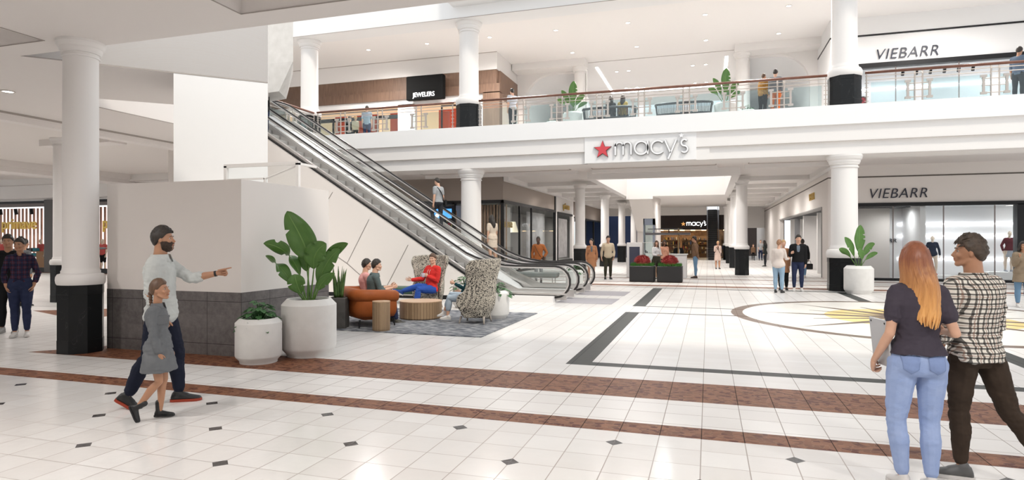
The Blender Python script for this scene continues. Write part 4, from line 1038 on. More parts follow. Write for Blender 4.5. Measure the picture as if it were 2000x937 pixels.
def bez(P,n):
    P=[V(p) for p in P]; out=[]
    for i in range(n+1):
        t=i/n; q=P[:]
        while len(q)>1: q=[q[j].lerp(q[j+1],t) for j in range(len(q)-1)]
        out.append(q[0])
    return out
def leaf(parent,stem,blade,w,side=(1,0,0),fold=.18,tears=(),seed=0,round_=.5):
    m=MB(); sp_=bez(stem,8); m.tube(sp_,[.016-.008*i/8 for i in range(9)],6,cap='round'); 
    r=random.Random(seed); P=bez(blade,26); n=len(P); vs=[];fs=[];uv=[]
    S_=V(side).normalized()
    for i in range(n):
        t=i/(n-1); tg=(P[min(i+1,n-1)]-P[max(i-1,0)]).normalized(); s_=(S_-tg*S_.dot(tg)).normalized(); nn=s_.cross(tg)
        wd=w*.5*(math.sin(min(1,t/round_)*PI/2)**.75 if t<round_ else math.cos((t-round_)/(1-round_)*PI/2)**.62)
        wd=max(wd,.004)
        for j,e in enumerate((-1,-.66,-.33,0,.33,.66,1)):
            ww=wd
            for (tt,sd,dp) in tears:
                if (e*sd>0) and abs(t-tt)<.022 and abs(e)>dp: ww=wd*(dp/abs(e)+.02)
            wav=.02*w*math.sin(t*17+seed+e*2)*abs(e)
            vs.append(P[i]+s_*ww*e+nn*(fold*abs(e)**1.0*wd+wav)); uv.append(((e+1)/2,t))
    for i in range(n-1):
        for j in range(6): fs.append((i*7+j,i*7+j+1,i*7+8+j,i*7+7+j))
    me=bpy.data.meshes.new('leaf'); me.from_pydata([tuple(q) for q in vs],[],fs); u=me.uv_layers.new(name='uv')
    for lp in me.loops: u.data[lp.index].uv=uv[lp.vertex_index]
    me.materials.append(leafm)
    for p_ in me.polygons: p_.use_smooth=True
    o=bpy.data.objects.new('leaf',me); COL.objects.link(o); o.parent=parent
    so=o.modifiers.new('s','SOLIDIFY'); so.thickness=.003
    rb=MB(); rb.tube(P,[.008*(1-.8*i/(n-1)) for i in range(n)],5); m.add(rb.v,rb.f)
    m.build('stem',stemm,o,'all'); return o
def pot(t,r,h,rt=None,seg=40,oct_=True):
    rt=rt or r*.8
    m=MB(); m.lathe([(r*.80,0),(r*.82,.035),(r*.97,.10*h+.02),(r,.14*h+.02),(r,h*.90),(rt,h),(rt*.90,h),(rt*.88,h-.05),(.01,h-.05)],seg=seg if not oct_ else 12,caps=False)
    m.build('pot',potm,t,True if not oct_ else False)
    MB().lathe([(.01,h-.035),(rt*.89,h-.035)],seg=24,caps=False).build('soil',soil,t)
def banana(loc,rz,h,big,label,r,sc=1.0,oct_=False,name='potted_banana_plant'):
    t=thing(name,label,'plant',loc,rz); pot(t,r,h,oct_=oct_)
    def L(st,bl,w,side=(1,0,0),**k):
        f=lambda q:(q[0]*sc,q[1]*sc,h-.06+q[2]*sc); leaf(t,[f(q) for q in st],[f(q) for q in bl],w*sc,side,**k)
    for a in big: L(*a[:3],**a[3])
    return t
T1=((.25,1,.5),(.42,-1,.45),(.6,1,.6),(.72,-1,.5))
hero=[
 (((-.02,0,0),(-.02,0,.3),(.00,0,.62)),((.0,0,.60),(-.02,-.02,.85),(-.18,-.03,1.1),(-.33,0,1.36)),.40,dict(side=(.93,.2,.3),seed=1,tears=((.13,1,.45),(.2,1,.6),(.68,-1,.55)),fold=.15,round_=.42)),
 (((-.04,0,0),(-.1,0,.3),(-.16,.02,.45)),((-.14,.02,.40),(-.25,.02,.72),(-.42,-.02,.86),(-.66,-.05,.88)),.25,dict(side=(.7,.3,-.9),seed=2,tears=((.5,1,.5),(.75,-1,.5)),fold=.2)),
 (((-.05,0,0),(-.16,-.04,.15),(-.24,-.06,.3)),((-.24,-.06,.28),(-.33,-.08,.48),(-.48,-.1,.62),(-.61,-.1,.70)),.21,dict(side=(.8,.2,-.8),seed=3,tears=((.4,-1,.5),(.7,1,.5)))),
 (((-.02,-.05,0),(-.06,-.1,.12),(-.08,-.12,.16)),((-.08,-.12,.14),(-.12,-.16,.26),(-.15,-.18,.36),(-.16,-.14,.43)),.26,dict(side=(1,.1,.1),seed=4,tears=((.3,1,.4),(.5,-1,.4)))),
 (((.02,0,0),(.05,0,.3),(.08,-.02,.52)),((.08,-.02,.50),(.06,-.05,.66),(.12,-.06,.80),(.27,-.04,.88)),.33,dict(side=(.8,.1,-.6),seed=5,tears=T1)),
 (((.04,0,0),(.1,0,.2),(.14,.0,.3)),((.14,0,.25),(.2,-.02,.5),(.3,-.02,.68),(.46,0,.80)),.24,dict(side=(.85,.1,-.5),seed=6,tears=((.6,1,.5),(.8,-1,.6)))),
 (((.03,.05,0),(.12,.06,.4),(.2,.05,.6)),((.2,.05,.58),(.3,.05,.72),(.42,.02,.84),(.58,0,.88)),.17,dict(side=(.6,.2,-.8),seed=7)),
 (((.05,0,0),(.12,-.03,.12),(.15,-.05,.2)),((.15,-.05,.18),(.2,-.07,.3),(.28,-.08,.37),(.40,-.06,.44)),.16,dict(side=(.8,.1,-.6),seed=8,tears=((.4,1,.5),))),
 (((.0,.06,0),(-.03,.08,.3),(-.06,.08,.5)),((-.06,.08,.46),(-.08,.08,.6),(-.06,.08,.72),(-.03,.06,.85)),.26,dict(side=(1,-.2,0),seed=9))]
banana((-5.68,7.92,0),YAW,.84,hero,'large white planter with tall banana-leaf plant beside the stone enclosure',.395,oct_=False)
small=[
 (((0,0,0),(0,0,.35),(.02,0,.6)),((.02,0,.5),(0,0,.85),(.02,0,1.15),(.06,0,1.48)),.40,dict(side=(1,.1,.1),seed=11,tears=((.5,1,.5),(.66,1,.5)))),
 (((-.03,0,0),(-.12,0,.3),(-.2,0,.5)),((-.16,0,.38),(-.26,0,.72),(-.36,0,.9),(-.5,-.02,1.05)),.26,dict(side=(.8,.2,.5),seed=12,tears=((.4,-1,.5),))),
 (((-.05,0,0),(-.18,0,.2),(-.28,0,.35)),((-.26,0,.3),(-.4,0,.52),(-.55,0,.62),(-.68,0,.64)),.22,dict(side=(.6,.2,-.8),seed=13)),
 (((.03,0,0),(.12,0,.3),(.18,0,.5)),((.15,0,.38),(.25,0,.62),(.36,0,.8),(.56,0,.82)),.26,dict(side=(.7,.2,-.7),seed=14,tears=((.5,1,.5),))),
 (((.05,0,0),(.15,0,.15),(.25,0,.3)),((.24,0,.26),(.36,0,.42),(.5,0,.5),(.66,0,.5)),.18,dict(side=(.6,.2,-.8),seed=15)),
 (((0,-.04,0),(.05,-.1,.2),(.05,-.14,.3)),((.05,-.14,.28),(.0,-.16,.44),(-.03,-.16,.55),(-.04,-.14,.66)),.24,dict(side=(1,.1,.1),seed=16,tears=((.4,1,.4),)))]
banana((4.62,22.4,0),YAW,.90,small,'round white planter with banana-leaf plant in front of the thick right column',.43,sc=.93,name='potted_banana_plant')
banana((-5.32,25.1,6.255),YAW,.72,small,'upstairs white planter with banana-leaf plant, left of the two benches',.40,sc=.92)
banana((.62,25.1,6.255),YAW,.72,small,'upstairs white planter with banana-leaf plant, right of the two benches',.40,sc=.95)
def bushy(loc,r,h,label,n=46,fr=.30,fh=.26,oct_=False,seed=3,cat='plant',leafsz=.12):
    t=thing('potted_plant',label,cat,loc,.3); pot(t,r,h,oct_=oct_); rr=random.Random(seed); m=MB()
    for i in range(n):
        a=rr.uniform(0,2*PI); e=rr.uniform(.05,1); R_=fr*math.sqrt(rr.uniform(.02,1)); zz=h-.06+fh*(1-(R_/fr)**2)*rr.uniform(.5,1)+.02-.10*(R_/fr)**3
        c=V((R_*math.cos(a),R_*math.sin(a),zz)); od=V((math.cos(a),math.sin(a),-.40-.35*R_/fr)).normalized(); sd=V((-math.sin(a),math.cos(a),rr.uniform(-.3,.3))).normalized(); nn=sd.cross(od)
        L=leafsz*rr.uniform(.8,1.3); Wd=L*.78; vs=[]; fs=[]
        prof=((0,.05),(.08,.75),(.22,1.0),(.45,.92),(.7,.62),(.88,.3),(1,.02))
        for k_,(tt,ww) in enumerate(prof):
            p_=c+od*L*tt+nn*(-.18*L*tt*tt)
            for e_ in (-1,-.5,0,.5,1): vs.append(p_+sd*Wd*.5*ww*e_*(1 if (k_%2 or abs(e_)<1) else .72)-nn*abs(e_)*.12*L*ww+od*(.16*L*abs(e_)*(-1)**0*(.5-tt)))
        for k_ in range(6):
            for j in range(4): fs.append((k_*5+j,k_*5+j+1,k_*5+6+j,k_*5+5+j))
        m.add(vs,fs); m.tube([(c.x*.25,c.y*.25,h-.05),tuple(c*.6+V((0,0,h*.4+.03))),c],.005,4)
    o=m.build('foliage',bushm,t,'all'); so=o.modifiers.new('s','SOLIDIFY'); so.thickness=.002; return t
bushy((-6.02,7.26-.02,0),.31,.62,'small white planter with drooping leafy plant by the stone enclosure corner',n=64,fr=.23,fh=.30,seed=5)
bushy((-4.46,12.88,0),.31,.62,'white planter with leafy plant behind the right wing chair',fr=.34,seed=6)
bushy((-5.9,14.75,0),.33,.60,'white planter with leafy plant between the two wing chairs',fr=.36,fh=.32,seed=7)
bushy((-4.75,22.75,0),.32,.62,'white planter with leafy plant beyond the escalator foot',fr=.30,fh=.30,seed=8)
bushy((-6.12,25.0,6.255),.32,.36,'low upstairs white planter left of the banana plant on the bridge',n=34,fr=.22,seed=9)
bushy((1.42,25.0,6.255),.32,.36,'low upstairs white planter right of the banana plant on the bridge',n=34,fr=.22,seed=10)
# snake plant in a square stone planter
t=thing('snake_plant','tall sword-leaved plant in a dark square planter behind the sofa','plant',(-6.86,10.50,0),YAW)
MB().bbox(-.17,.17,-.17,.17,0,.60,.012).build('pot',mat('dark_stone',(.045,.042,.04),.7,var=(6,(.08,.075,.07))),t); MB().box(-.15,.15,-.15,.15,.595,.603).build('soil',soil,t)
rr=random.Random(4)
for i in range(22):
    m=MB(); a=rr.uniform(0,6.28); R_=rr.uniform(.0,.11); bx_,by_=R_*math.cos(a),R_*math.sin(a); L=rr.uniform(.35,.62); P=bez([(bx_,by_,.6),(bx_*1.3,by_*1.3,.6+L*.5),(bx_*2.0+rr.uniform(-.03,.03),by_*1.9,.6+L)],8)
    tw_=rr.uniform(0,PI); S_=V((math.cos(tw_),math.sin(tw_),0)); vs=[];fs=[]
    for k_,p_ in enumerate(P):
        w_=.024*(1-(k_/8)**3)+.001
        vs+=[p_-S_*w_,p_+S_.cross(V((0,0,1)))*w_*.35,p_+S_*w_]
    for k_ in range(8): fs+=[(k_*3,k_*3+1,k_*3+4,k_*3+3),(k_*3+1,k_*3+2,k_*3+5,k_*3+4)]
    m.add(vs,fs); o=m.build('leaf',mat('snake_leaf',(.09,.15,.04),.4,var=(12,(.03,.08,.02))),t,'all'); so=o.modifiers.new('s','SOLIDIFY'); so.thickness=.004
# ================================================================== SEATING GROUP
t=MB().box(-7.6,-3.8,10.22,14.0,.002,.014)
rugm,nt,b=newmat('grey_rug'); x,y,z,v=coords(nt); a=nt.nodes.new('ShaderNodeTexNoise'); a.inputs['Scale'].default_value=1; a.inputs['Detail'].default_value=7; mp=nt.nodes.new('ShaderNodeMapping'); mp.inputs['Scale'].default_value=(5,22,5); nt.links.new(v,mp.inputs[0]); nt.links.new(mp.outputs[0],a.inputs[0])
r=nt.nodes.new('ShaderNodeValToRGB'); e=r.color_ramp.elements; e[0].position=.36; e[0].color=(.03,.035,.05,1); e[1].position=.64; e[1].color=(.42,.42,.42,1); q=e.new(.5); q.color=(.14,.15,.17,1); nt.links.new(a.outputs[0],r.inputs[0]); nt.links.new(r.outputs[0],b.inputs['Base Color']); b.inputs['Roughness'].default_value=.95
tag(t.build('rug',rugm),'mottled grey and navy rug under the seating group','rug')
tweed,nt,b=newmat('tweed'); x,y,z,v=coords(nt); 
vo=nt.nodes.new('ShaderNodeTexVoronoi'); vo.inputs['Scale'].default_value=62; vo.inputs['Randomness'].default_value=.55; nt.links.new(v,vo.inputs[0])
sv=nt.nodes.new('ShaderNodeSeparateXYZ'); nt.links.new(vo.outputs['Color'],sv.inputs[0]); ve=nt.nodes.new('ShaderNodeTexVoronoi'); ve.feature='DISTANCE_TO_EDGE'; ve.inputs['Scale'].default_value=62; ve.inputs['Randomness'].default_value=.55; nt.links.new(v,ve.inputs[0])
c=mixc(nt,X_(nt,sv.outputs[0]).gt(.20),(.06,.055,.05),(.66,.60,.50)); c=mixc(nt,X_(nt,ve.outputs[0]).lt(.10),c,(.02,.018,.018))
nt.links.new(c,b.inputs['Base Color']); b.inputs['Roughness'].default_value=.95
def lerpk(K,v):
    for (a,fa),(b_,fb) in zip(K,K[1:]):
        if v<=b_: t=(v-a)/(b_-a); t=t*t*(3-2*t); return fa+(fb-fa)*t
    return K[-1][1]
def wingchair(loc,rz,label):
    t=thing('wing_chair',label,'chair',loc,rz,'tall tweed wing chairs')
    Wk=((.13,.27),(.40,.35),(.58,.36),(.75,.345),(.95,.38),(1.15,.45),(1.34,.44)); Dk=((.13,.20),(.45,.46),(.57,.44),(.70,.30),(.85,.26),(1.05,.30),(1.2,.33),(1.34,.22)); Bk=((.13,-.22),(.45,-.34),(.8,-.36),(1.34,-.46))
    def f(u,v_):
        z_=.13+1.21*v_; a=(u*2-1); w_=lerpk(Wk,z_); d_=lerpk(Dk,z_); by=lerpk(Bk,z_)
        ang=a*PI*.5; 
        sx=math.sin(ang)*w_ if abs(a)<.62 else math.copysign(w_*(math.sin(.62*PI/2)+(1-math.sin(.62*PI/2))*((abs(a)-.62)/.38)**.8),a)
        yy=by+(1-math.cos(min(abs(a),.62)*PI/2))*.22/(1-math.cos(.62*PI/2)) + (max(0,abs(a)-.62)/.38)*d_
        zz=z_ if z_<1.3 else z_-.0
        if v_>.9: zz-= (v_-.9)*.25*abs(a)**2
        if v_>.96: pass
        return (sx,yy,zz)
    m=MB(); m.grid(41,30,f); o=m.build('shell',tweed,t,'all'); so=o.modifiers.new('s','SOLIDIFY'); so.thickness=.075; so.offset=0; bv=o.modifiers.new('b','SUBSURF'); bv.levels=1; bv.render_levels=1
    m=MB(); m.bbox(-.28,.28,-.20,.28,.14,.45,.05); o=m.build('seat',tweed,t,'all')
    for sx in(-1,1):
        for sy in(-.2,.28): MB().tube([(sx*.2,sy,.16),(sx*.25,sy*1.12,0)],[.028,.014],8).build('leg',mat('pale_wood_leg',(.35,.31,.27),.5),t,'all')
    return t
wingchair((-4.54,12.0,0),rad(92),'tweed wing chair seen from behind at the right of the seating group')
wingchair((-6.70,14.35,0),rad(188),'tweed wing chair under the man in the red hoodie')
# sofa
leath=mat('rust_leather',(.29,.075,.015),.55,spec=.25,var=(5,(.24,.06,.012)),bump=(20,.15,.01))
t=thing('sofa','rust orange tub sofa at the left of the seating group','sofa',(-6.63,11.16,0),rad(-38))
def capsule_box(m,x0,x1,y0,y1,z0,z1,r):  # soft box
    c=((x0+x1)/2,(y0+y1)/2,(z0+z1)/2); hx,hy,hz=(x1-x0)/2-r,(y1-y0)/2-r,(z1-z0)/2-r
    def fn(x,y,z):
        p=5; 
        s=lambda q:math.copysign(min(1,abs(q)*1.9),q)
        return (s(x)*hx+x*r*1.0,s(y)*hy+y*r*1.0,s(z)*hz+z*r)
    m.ell(c,(1,1,1),32,20,None,fn)
SFX=Matrix.Diagonal((.83,1,1,1))
m=MB(); m.bbox(-.70,.70,-.36,.36,.16,.40,.05); m.xf(SFX); m.build('base',leath,t,True)
m=MB(); capsule_box(m,-.58,.58,-.26,.42,.34,.46,.05); m.xf(SFX); m.build('seat_cushion',leath,t,'all')
m=MB(); m.tube([(-.70,.40,.60),(-.71,0,.62),(-.71,-.26,.63),(-.62,-.42,.64),(-.4,-.46,.65),(0,-.46,.65),(.4,-.46,.65),(.62,-.42,.64),(.71,-.26,.63),(.71,0,.62),(.70,.40,.60)],.125,14,sc=(1,1.0),cap='round')
m.tube([(-.70,.38,.42),(-.71,0,.42),(-.71,-.26,.42),(-.62,-.40,.42),(-.4,-.43,.42),(0,-.43,.42),(.4,-.43,.42),(.62,-.40,.42),(.71,-.26,.42),(.71,0,.42),(.70,.38,.42)],.11,12,sc=(.75,2.0),cap='round'); m.xf(SFX); m.build('backrest',leath,t,'all')
for ch_ in t.children: ch_.scale=(1,.88,1)
for sx in(-.57,.57):
    for sy in(-.36,.34): MB().tube([(sx,sy,.17),(sx*1.02,sy*1.05,0)],[.022,.012],8).build('leg',black,t)
# drum tables
slatm,nt,b=newmat('slatted_oak'); x,y,z,v=coords(nt); an=y.op('ARCTAN2',x); 
wn=nt.nodes.new('ShaderNodeTexWhiteNoise'); wn.noise_dimensions='1D'; nt.links.new((an*7.0).fl().s,wn.inputs['W']); ns=nt.nodes.new('ShaderNodeTexNoise'); ns.inputs['Scale'].default_value=6; mp=nt.nodes.new('ShaderNodeMapping'); mp.inputs['Scale'].default_value=(8,8,1); nt.links.new(v,mp.inputs[0]); nt.links.new(mp.outputs[0],ns.inputs[0])
c=mixc(nt,X_(nt,wn.outputs[0])*.5+X_(nt,ns.outputs[0])*.5,(.20,.125,.07),(.42,.29,.17)); c=mixc(nt,(an*7.0).fr().lt(.10),c,(.07,.04,.02)); nt.links.new(c,b.inputs['Base Color']); b.inputs['Roughness'].default_value=.6
topw=mat('oak_top',(.50,.34,.21),.45,var=(3,(.38,.25,.15)),stretch=(1,9,1))
def drum(nm,loc,r,h,label,cat,legs=False):
    t=thing(nm,label,cat,loc); MB().lathe([(r*.96,0.0),(r*.96,.02),(r,.022),(r,h-.02)],seg=56).build('body_slats',slatm,t,True); MB().lathe([(r,h-.02),(r+.004,h-.016),(r+.002,h),(0.01,h)],seg=56,caps=False).build('tabletop',topw,t,True); return t
drum('coffee_table',(-6.0,12.36,.015),.46,.38,'low round slatted wood coffee table on the rug','table')
drum('side_table',(-5.88,10.42,.015),.165,.55,'small tall wooden drum table in front of the sofa','table')
# green benches and others
def bench(loc,rz,L,D,h,m_,label,leg=steel):
    t=thing('bench',label,'bench',loc,rz); m=MB(); m.bbox(-L/2,L/2,-D/2,D/2,h-.17,h,.03); m.build('seat',m_,t,True); MB().box(-L/2+.03,L/2-.03,-D/2+.03,D/2-.03,h-.2,h-.17).build('frame',leg,t)
    for sx in(-1,1):
        for sy in(-1,1): MB().box(sx*(L/2-.15)-.015,sx*(L/2-.15)+.015,sy*(D/2-.08)-.015,sy*(D/2-.08)+.015,0,h-.2).build('leg',leg,t)
    return t
bench((-8.25,15.3,0),0,2.3,.75,.44,mat('green_vinyl',(.018,.07,.04),.4),'dark green upholstered bench against the panelled escalator side')
bench((-6.3,22.9,0),0,1.75,.6,.50,mat('grey_vinyl',(.20,.21,.20),.5),'grey green bench seen through the escalator glass')
# black box planters with red bushes
redf=mat('red_foliage',(.42,.05,.04),.7,var=(20,(.25,.02,.02))); grassf=mat('grass_green',(.04,.15,.02),.7,var=(20,(.07,.24,.03)))
def boxplanter(x,y,label):
    t=thing('box_planter',label,'planter',(x,y,0)); m=MB(); m.bbox(-.5,.5,-.42,.42,0,.66,.02); m.build('box',mat('black_planter',(.018,.017,.017),.5),t)
    rr=random.Random(int(x*10)); m=MB()
    for i in range(900):
        a=V((rr.gauss(0,1),rr.gauss(0,1),abs(rr.gauss(0,1)))).normalized(); c=V((0,0,.80)); p0=c+V((a.x*.27,a.y*.27,a.z*.24)); q=a.orthogonal().normalized()*.012; p1=c+V((a.x*.37+rr.uniform(-.03,.03),a.y*.37+rr.uniform(-.03,.03),a.z*.33)); m.add([p0-q,p0+q,p1],[(0,1,2)])
    m.ell((0,0,.80),(.29,.29,.26),18,10); m.build('red_bush',redf,t)
    m=MB()
    for i in range(2200):
        px,py=rr.uniform(-.46,.46),rr.uniform(-.38,.38); h_=rr.uniform(.07,.15); d_=rr.uniform(0,PI); q=V((math.cos(d_),math.sin(d_),0))*.008; p0=V((px,py,.66)); m.add([p0-q,p0+q,p0+V((rr.uniform(-.04,.04),rr.uniform(-.04,.04),h_))],[(0,1,2)])
    m.build('grass_tuft',grassf,t); return t
boxplanter(-2.62,26.45,'black box planter with round red bush, the left of the pair'); boxplanter(-1.5,26.45,'black box planter with round red bush, the right of the pair')
# ================================================================== KIOSK
t=thing('digital_totem','white frame digital display stand at the kiosk','display',(-3.28,29.4,0),rad(5))
MB().bbox(-.36,.36,-.1,.1,0,1.62,.02).build('frame',white,t); MB().box(-.24,.24,-.112,-.10,.45,1.42).build('screen',mat('screen_blue',(.05,.055,.085),.25),t)
t=thing('glass_display_case','glass shelf display case at the back of the kiosk','display case',(-2.45,30.0,0))
m=MB(); m.box(-.5,.5,-.25,.25,0,.62); m.build('base',mat('tan_wood',(.42,.27,.17),.6),t); m=MB()
for sx in(-.48,.0,.48): m.box(sx-.015,sx+.015,-.25,.25,.62,1.62)
m.box(-.5,.5,-.25,.25,1.6,1.62).box(-.5,.5,-.25,.25,1.1,1.12); m.build('frame',white,t); MB().box(-.49,.49,-.26,-.25,.62,1.6).build('glass_panel',glass,t)
rr=random.Random(1); m=MB()
for i in range(14): x_=rr.uniform(-.4,.4); zz=rr.choice((.62,1.12)); m.box(x_,x_+.04,-.1,-.05,zz,zz+rr.uniform(.08,.2))
m.build('goods',black,t)
t=thing('service_counter','white service counter of the kiosk','counter',(-1.35,29.6,0)); m=MB(); m.bbox(-.55,.42,-.35,.35,0,1.06,.015); m.build('body_panel',white,t); MB().box(-.6,.46,-.4,.4,1.06,1.10).build('worktop',bright,t)
t=thing('kiosk_canopy','dark flat canopy on a brass post over the kiosk','canopy',(-1.75,30.4,0)); m=MB(); m.box(-1.1,.95,-.4,.4,1.98,2.08).box(-1.0,.6,-.1,0,2.24,2.28); m.build('canopy_slab',mat('dark_grey',(.10,.095,.10),.5),t); MB().box(.38,.44,-.03,.03,0,2.3).build('post',mat('brass',(.35,.22,.1),.3,metal=.8),t); MB().box(-.05,.0,-.05,0,2.08,2.3).build('bracket',black,t)
t=thing('glass_lift_shaft','blue grey framed glass tower behind the kiosk','tower',(-3.05,34.5,0)); m=MB()
for a in ((-.3,-.24),(.2,.3)): m.box(a[0],a[1],-.3,.3,0,2.9)
m.box(-.3,.3,-.3,.3,2.55,2.9); m.build('frame',mat('blue_grey_metal',(.14,.16,.20),.4),t); MB().box(-.24,.2,-.28,-.26,0,2.55).build('glass_panel',railglass,t)
# rear stair housing and dark escalator
m=MB(); m.prism([(41.3,4.55),(46.5,2.35),(46.5,0),(50,0),(50,4.95),(41.3,4.95)],-5.0,-3.55,'x'); struct('trim_stair_housing',m,warm)
struct('trim_stair_cap',MB().box(-5.12,-3.43,41.1,41.6,4.42,4.62),white)
t=thing('dark_escalator','dark escalator rising away beside the far macy\'s front','escalator',(.42,57,0))
m=MB()
for i in range(24): m.box(-.42,.42,-.0+i*.36,-.0+i*.36+.37,0,.03+.2*(i+1))
m.build('steps',mat('black_step',(.012,.012,.013),.4),t)
m=MB()
for i in range(24): m.box(-.42,.42,i*.36-.006,i*.36,.19+.2*i,.215+.2*i)
m.build('step_edges',mat('step_edge',(.07,.07,.075),.4),t)
for s in(-1,1):
    m=MB(); m.prism([(-.6,0),(-.6,1.0),(0,1.05),(9.3,1.0+5.2),(9.3,5.2),(0,0)],s*.5-.02,s*.5+.02,'x'); m.build('balustrade',mat('grey_metal_b',(.20,.21,.23),.3,metal=.6),t)
# ================================================================== FAR MACY'S GOODS, STORES
rr=random.Random(9)
pal=[mat('goods_%d'%i,c,.5) for i,c in enumerate(((.02,.02,.02),(.45,.25,.1),(.55,.42,.25),(.7,.65,.55),(.35,.05,.03),(.05,.09,.2),(.5,.33,.05),(.12,.1,.09)))]
for k_,(xx,yy) in enumerate(((-3.4,63.4),(-1.7,63.9),(-.75,65.4),(2.0,64.0))):
    t=thing('display_shelf',['leftmost','second','third','rightmost'][k_]+' lit shelf unit of goods in the far macy\'s','shelf',(xx,yy,0),0,'display shelves in the far store'); m=MB()
    for zz in (.4,.85,1.3,1.75): m.box(-.75,.75,-.2,.2,zz,zz+.03)
    m.box(-.78,-.75,-.2,.2,0,2.2).box(.75,.78,-.2,.2,0,2.2).box(-.75,.75,.18,.2,0,2.2); m.build('shelf_frame',mat('shelf_wood',(.28,.17,.09),.5),t)
    for c_ in range(8):
        m=MB()
        for q in range(7): x_=rr.uniform(-.7,.65); zz=rr.choice((.43,.88,1.33,1.78)); m.box(x_,x_+rr.uniform(.05,.12),-.22,-.05,zz,zz+rr.uniform(.1,.32))
        m.build('goods',pal[c_],t)
m=MB()
for k_ in range(7): m.box(-4.6+k_*1.0,-4.2+k_*1.0,62.6,62.8,2.70,2.74)
tag(m.build('shop_lights',mat('warm_lamp',(1,1,1),.5,emit=((1,.7,.35),12))),'row of warm lights under the far macy\'s ceiling','light')
def garment_rail(loc,rz,label,L=1.2,pal_=None):
    t=thing('clothes_rack',label,'clothes rack',loc,rz); m=MB(); m.tube([(-L/2,0,1.4),(L/2,0,1.4)],.015,6); m.tube([(-L/2,0,0),(-L/2,0,1.4)],.015,6); m.tube([(L/2,0,0),(L/2,0,1.4)],.015,6); m.build('frame',steel,t)
    n=9
    for i in range(n):
        x_=-L/2+.1+i*(L-.2)/(n-1); m=MB(); m.rings([((x_,0,1.36),(.012,0,0),(0,.06,0)),((x_,0,1.28),(.022,0,0),(0,.2,0)),((x_,0,.95),(.028,0,0),(0,.19,0)),((x_,0,.6),(.03,0,0),(0,.22,0))],10); m.build('garment',rr.choice(pal_ or pal),t,'all')
    return t
reds=[mat('cloth_red_g',(.45,.03,.03),.8),mat('cloth_green_g',(.10,.30,.05),.8),pal[0],pal[5],pal[3],mat('cloth_teal_g',(.03,.2,.25),.8)]
garment_rail((-11.3,34.1,0),PI/2,'rack of red, green and dark clothes behind the corridor window',1.6,reds)
garment_rail((-12.4,33,1.4),PI/2,'upper rack of clothes behind the corridor window',1.4,reds)
# corner window slats, partitions
m=MB(); 
for k_ in range(15): m.box(-12.5+k_*.17,-12.43+k_*.17,30.9,30.97,0,3.6)
tag(m.build('slat_screen',mat('pale_oak',(.48,.33,.23),.5)),'vertical pale wood slat screen inside the corner shop window','screen')
m=MB()
for k_ in range(12): m.box(-10.55,-10.5,31.1+k_*.16,31.18+k_*.16,0,3.55)
tag(m.build('slat_screen',mat('white_slat',(.72,.70,.68),.5)),'vertical white slat screen behind the gold corner lettering','screen')
wall('wall_window_backing_1',-13.2,-10.6,31.1,31.15,0,3.6,m=mat('window_backing',(.60,.50,.42),.7)); wall('wall_window_backing_2',-10.75,-10.7,31.1,33.0,0,3.6,m=mat('store_grey_wall'))
mar=mat('pale_marble',(.62,.61,.62),.3,var=(2.2,(.5,.49,.5),.06)); m=MB().box(-10.7,-10.6,36.8,40.9,.15,3.5); tag(m.build('window_panel',mar),'pale partition panel inside the taupe shop window','panel')
tag(MB().box(-10.25,-10.15,42.4,45.9,.5,3.3).build('display_screen',mar),'pale marbled panel in the black shop doorway','panel')
t=thing('hanging_lamp','pale conical lamp shade in the corridor shop window','lamp',(-11.0,34.9,2.2)); MB().lathe([(.35,0),(.18,.62)],seg=20).build('lamp_shade',mat('shade_cream',(.72,.66,.5),.6,emit=((1,.85,.6),.3)),t,True); MB().tube([(0,0,.6),(0,0,1.5)],.008,4).build('cord',black,t)
for nm,a in (('storefront_glass',(-9.95,-9.94,30,41,.1,3.62)),('storefront_glass',(-9.95,-9.94,47.5,63,.1,3.45)),('storefront_glass',(-16.4,-10.0,29.93,29.94,.1,3.62))):
    o=MB().box(*a).build(nm,shopglass); o['kind']='structure'; o.name='window_1'
# warm objects in shop left of the corner
t=thing('shop_shelving','dark shelving with goods behind the escalator handrails','shelf',(-14.6,31.3,0)); m=MB(); m.box(-1.6,1.6,.2,.3,0,3.6); m.build('back_panel',mat('dark_goods_back',(.03,.03,.035),.6),t)
for c_ in range(8):
    m=MB()
    for q in range(12): x_=rr.uniform(-1.5,1.4); zz=rr.uniform(.3,3.2); m.box(x_,x_+rr.uniform(.05,.25),.05,.2,zz,zz+rr.uniform(.05,.3))
    m.build('goods',[pal[0],pal[3],pal[5],reds[0],pal[1],pal[6],reds[5],pal[7]][c_],t)
for k_,xx in enumerate((-15.6,-13.7,-12.9)):
    tag(MB().box(xx,xx+.14,30.5,30.6,0,3.3).build('wood_post',mat('oak_post',(.45,.24,.11),.5)),['left','middle','right'][k_]+' orange wooden post in the shop behind the escalators','post','wooden posts behind the escalators')
tag(MB().box(-14.2,-13.0,30.45,30.5,2.9,3.4).build('shop_screen',mat('blue_screen',(.05,.2,.5),.3,emit=((.1,.4,1),1.2))),'small blue screen glowing in the shop behind the escalators','screen')
m=MB()
for k_ in range(4): m.ell((-15.9+k_*.7,30.4,3.1-.05*(k_%2)),(.09,.09,.09),12,8)
tag(m.build('globe_lights',mat('globe',(1,1,1),.4,emit=((1,.9,.75),3))),'white globe lamps in the shop behind the escalators','lamp')
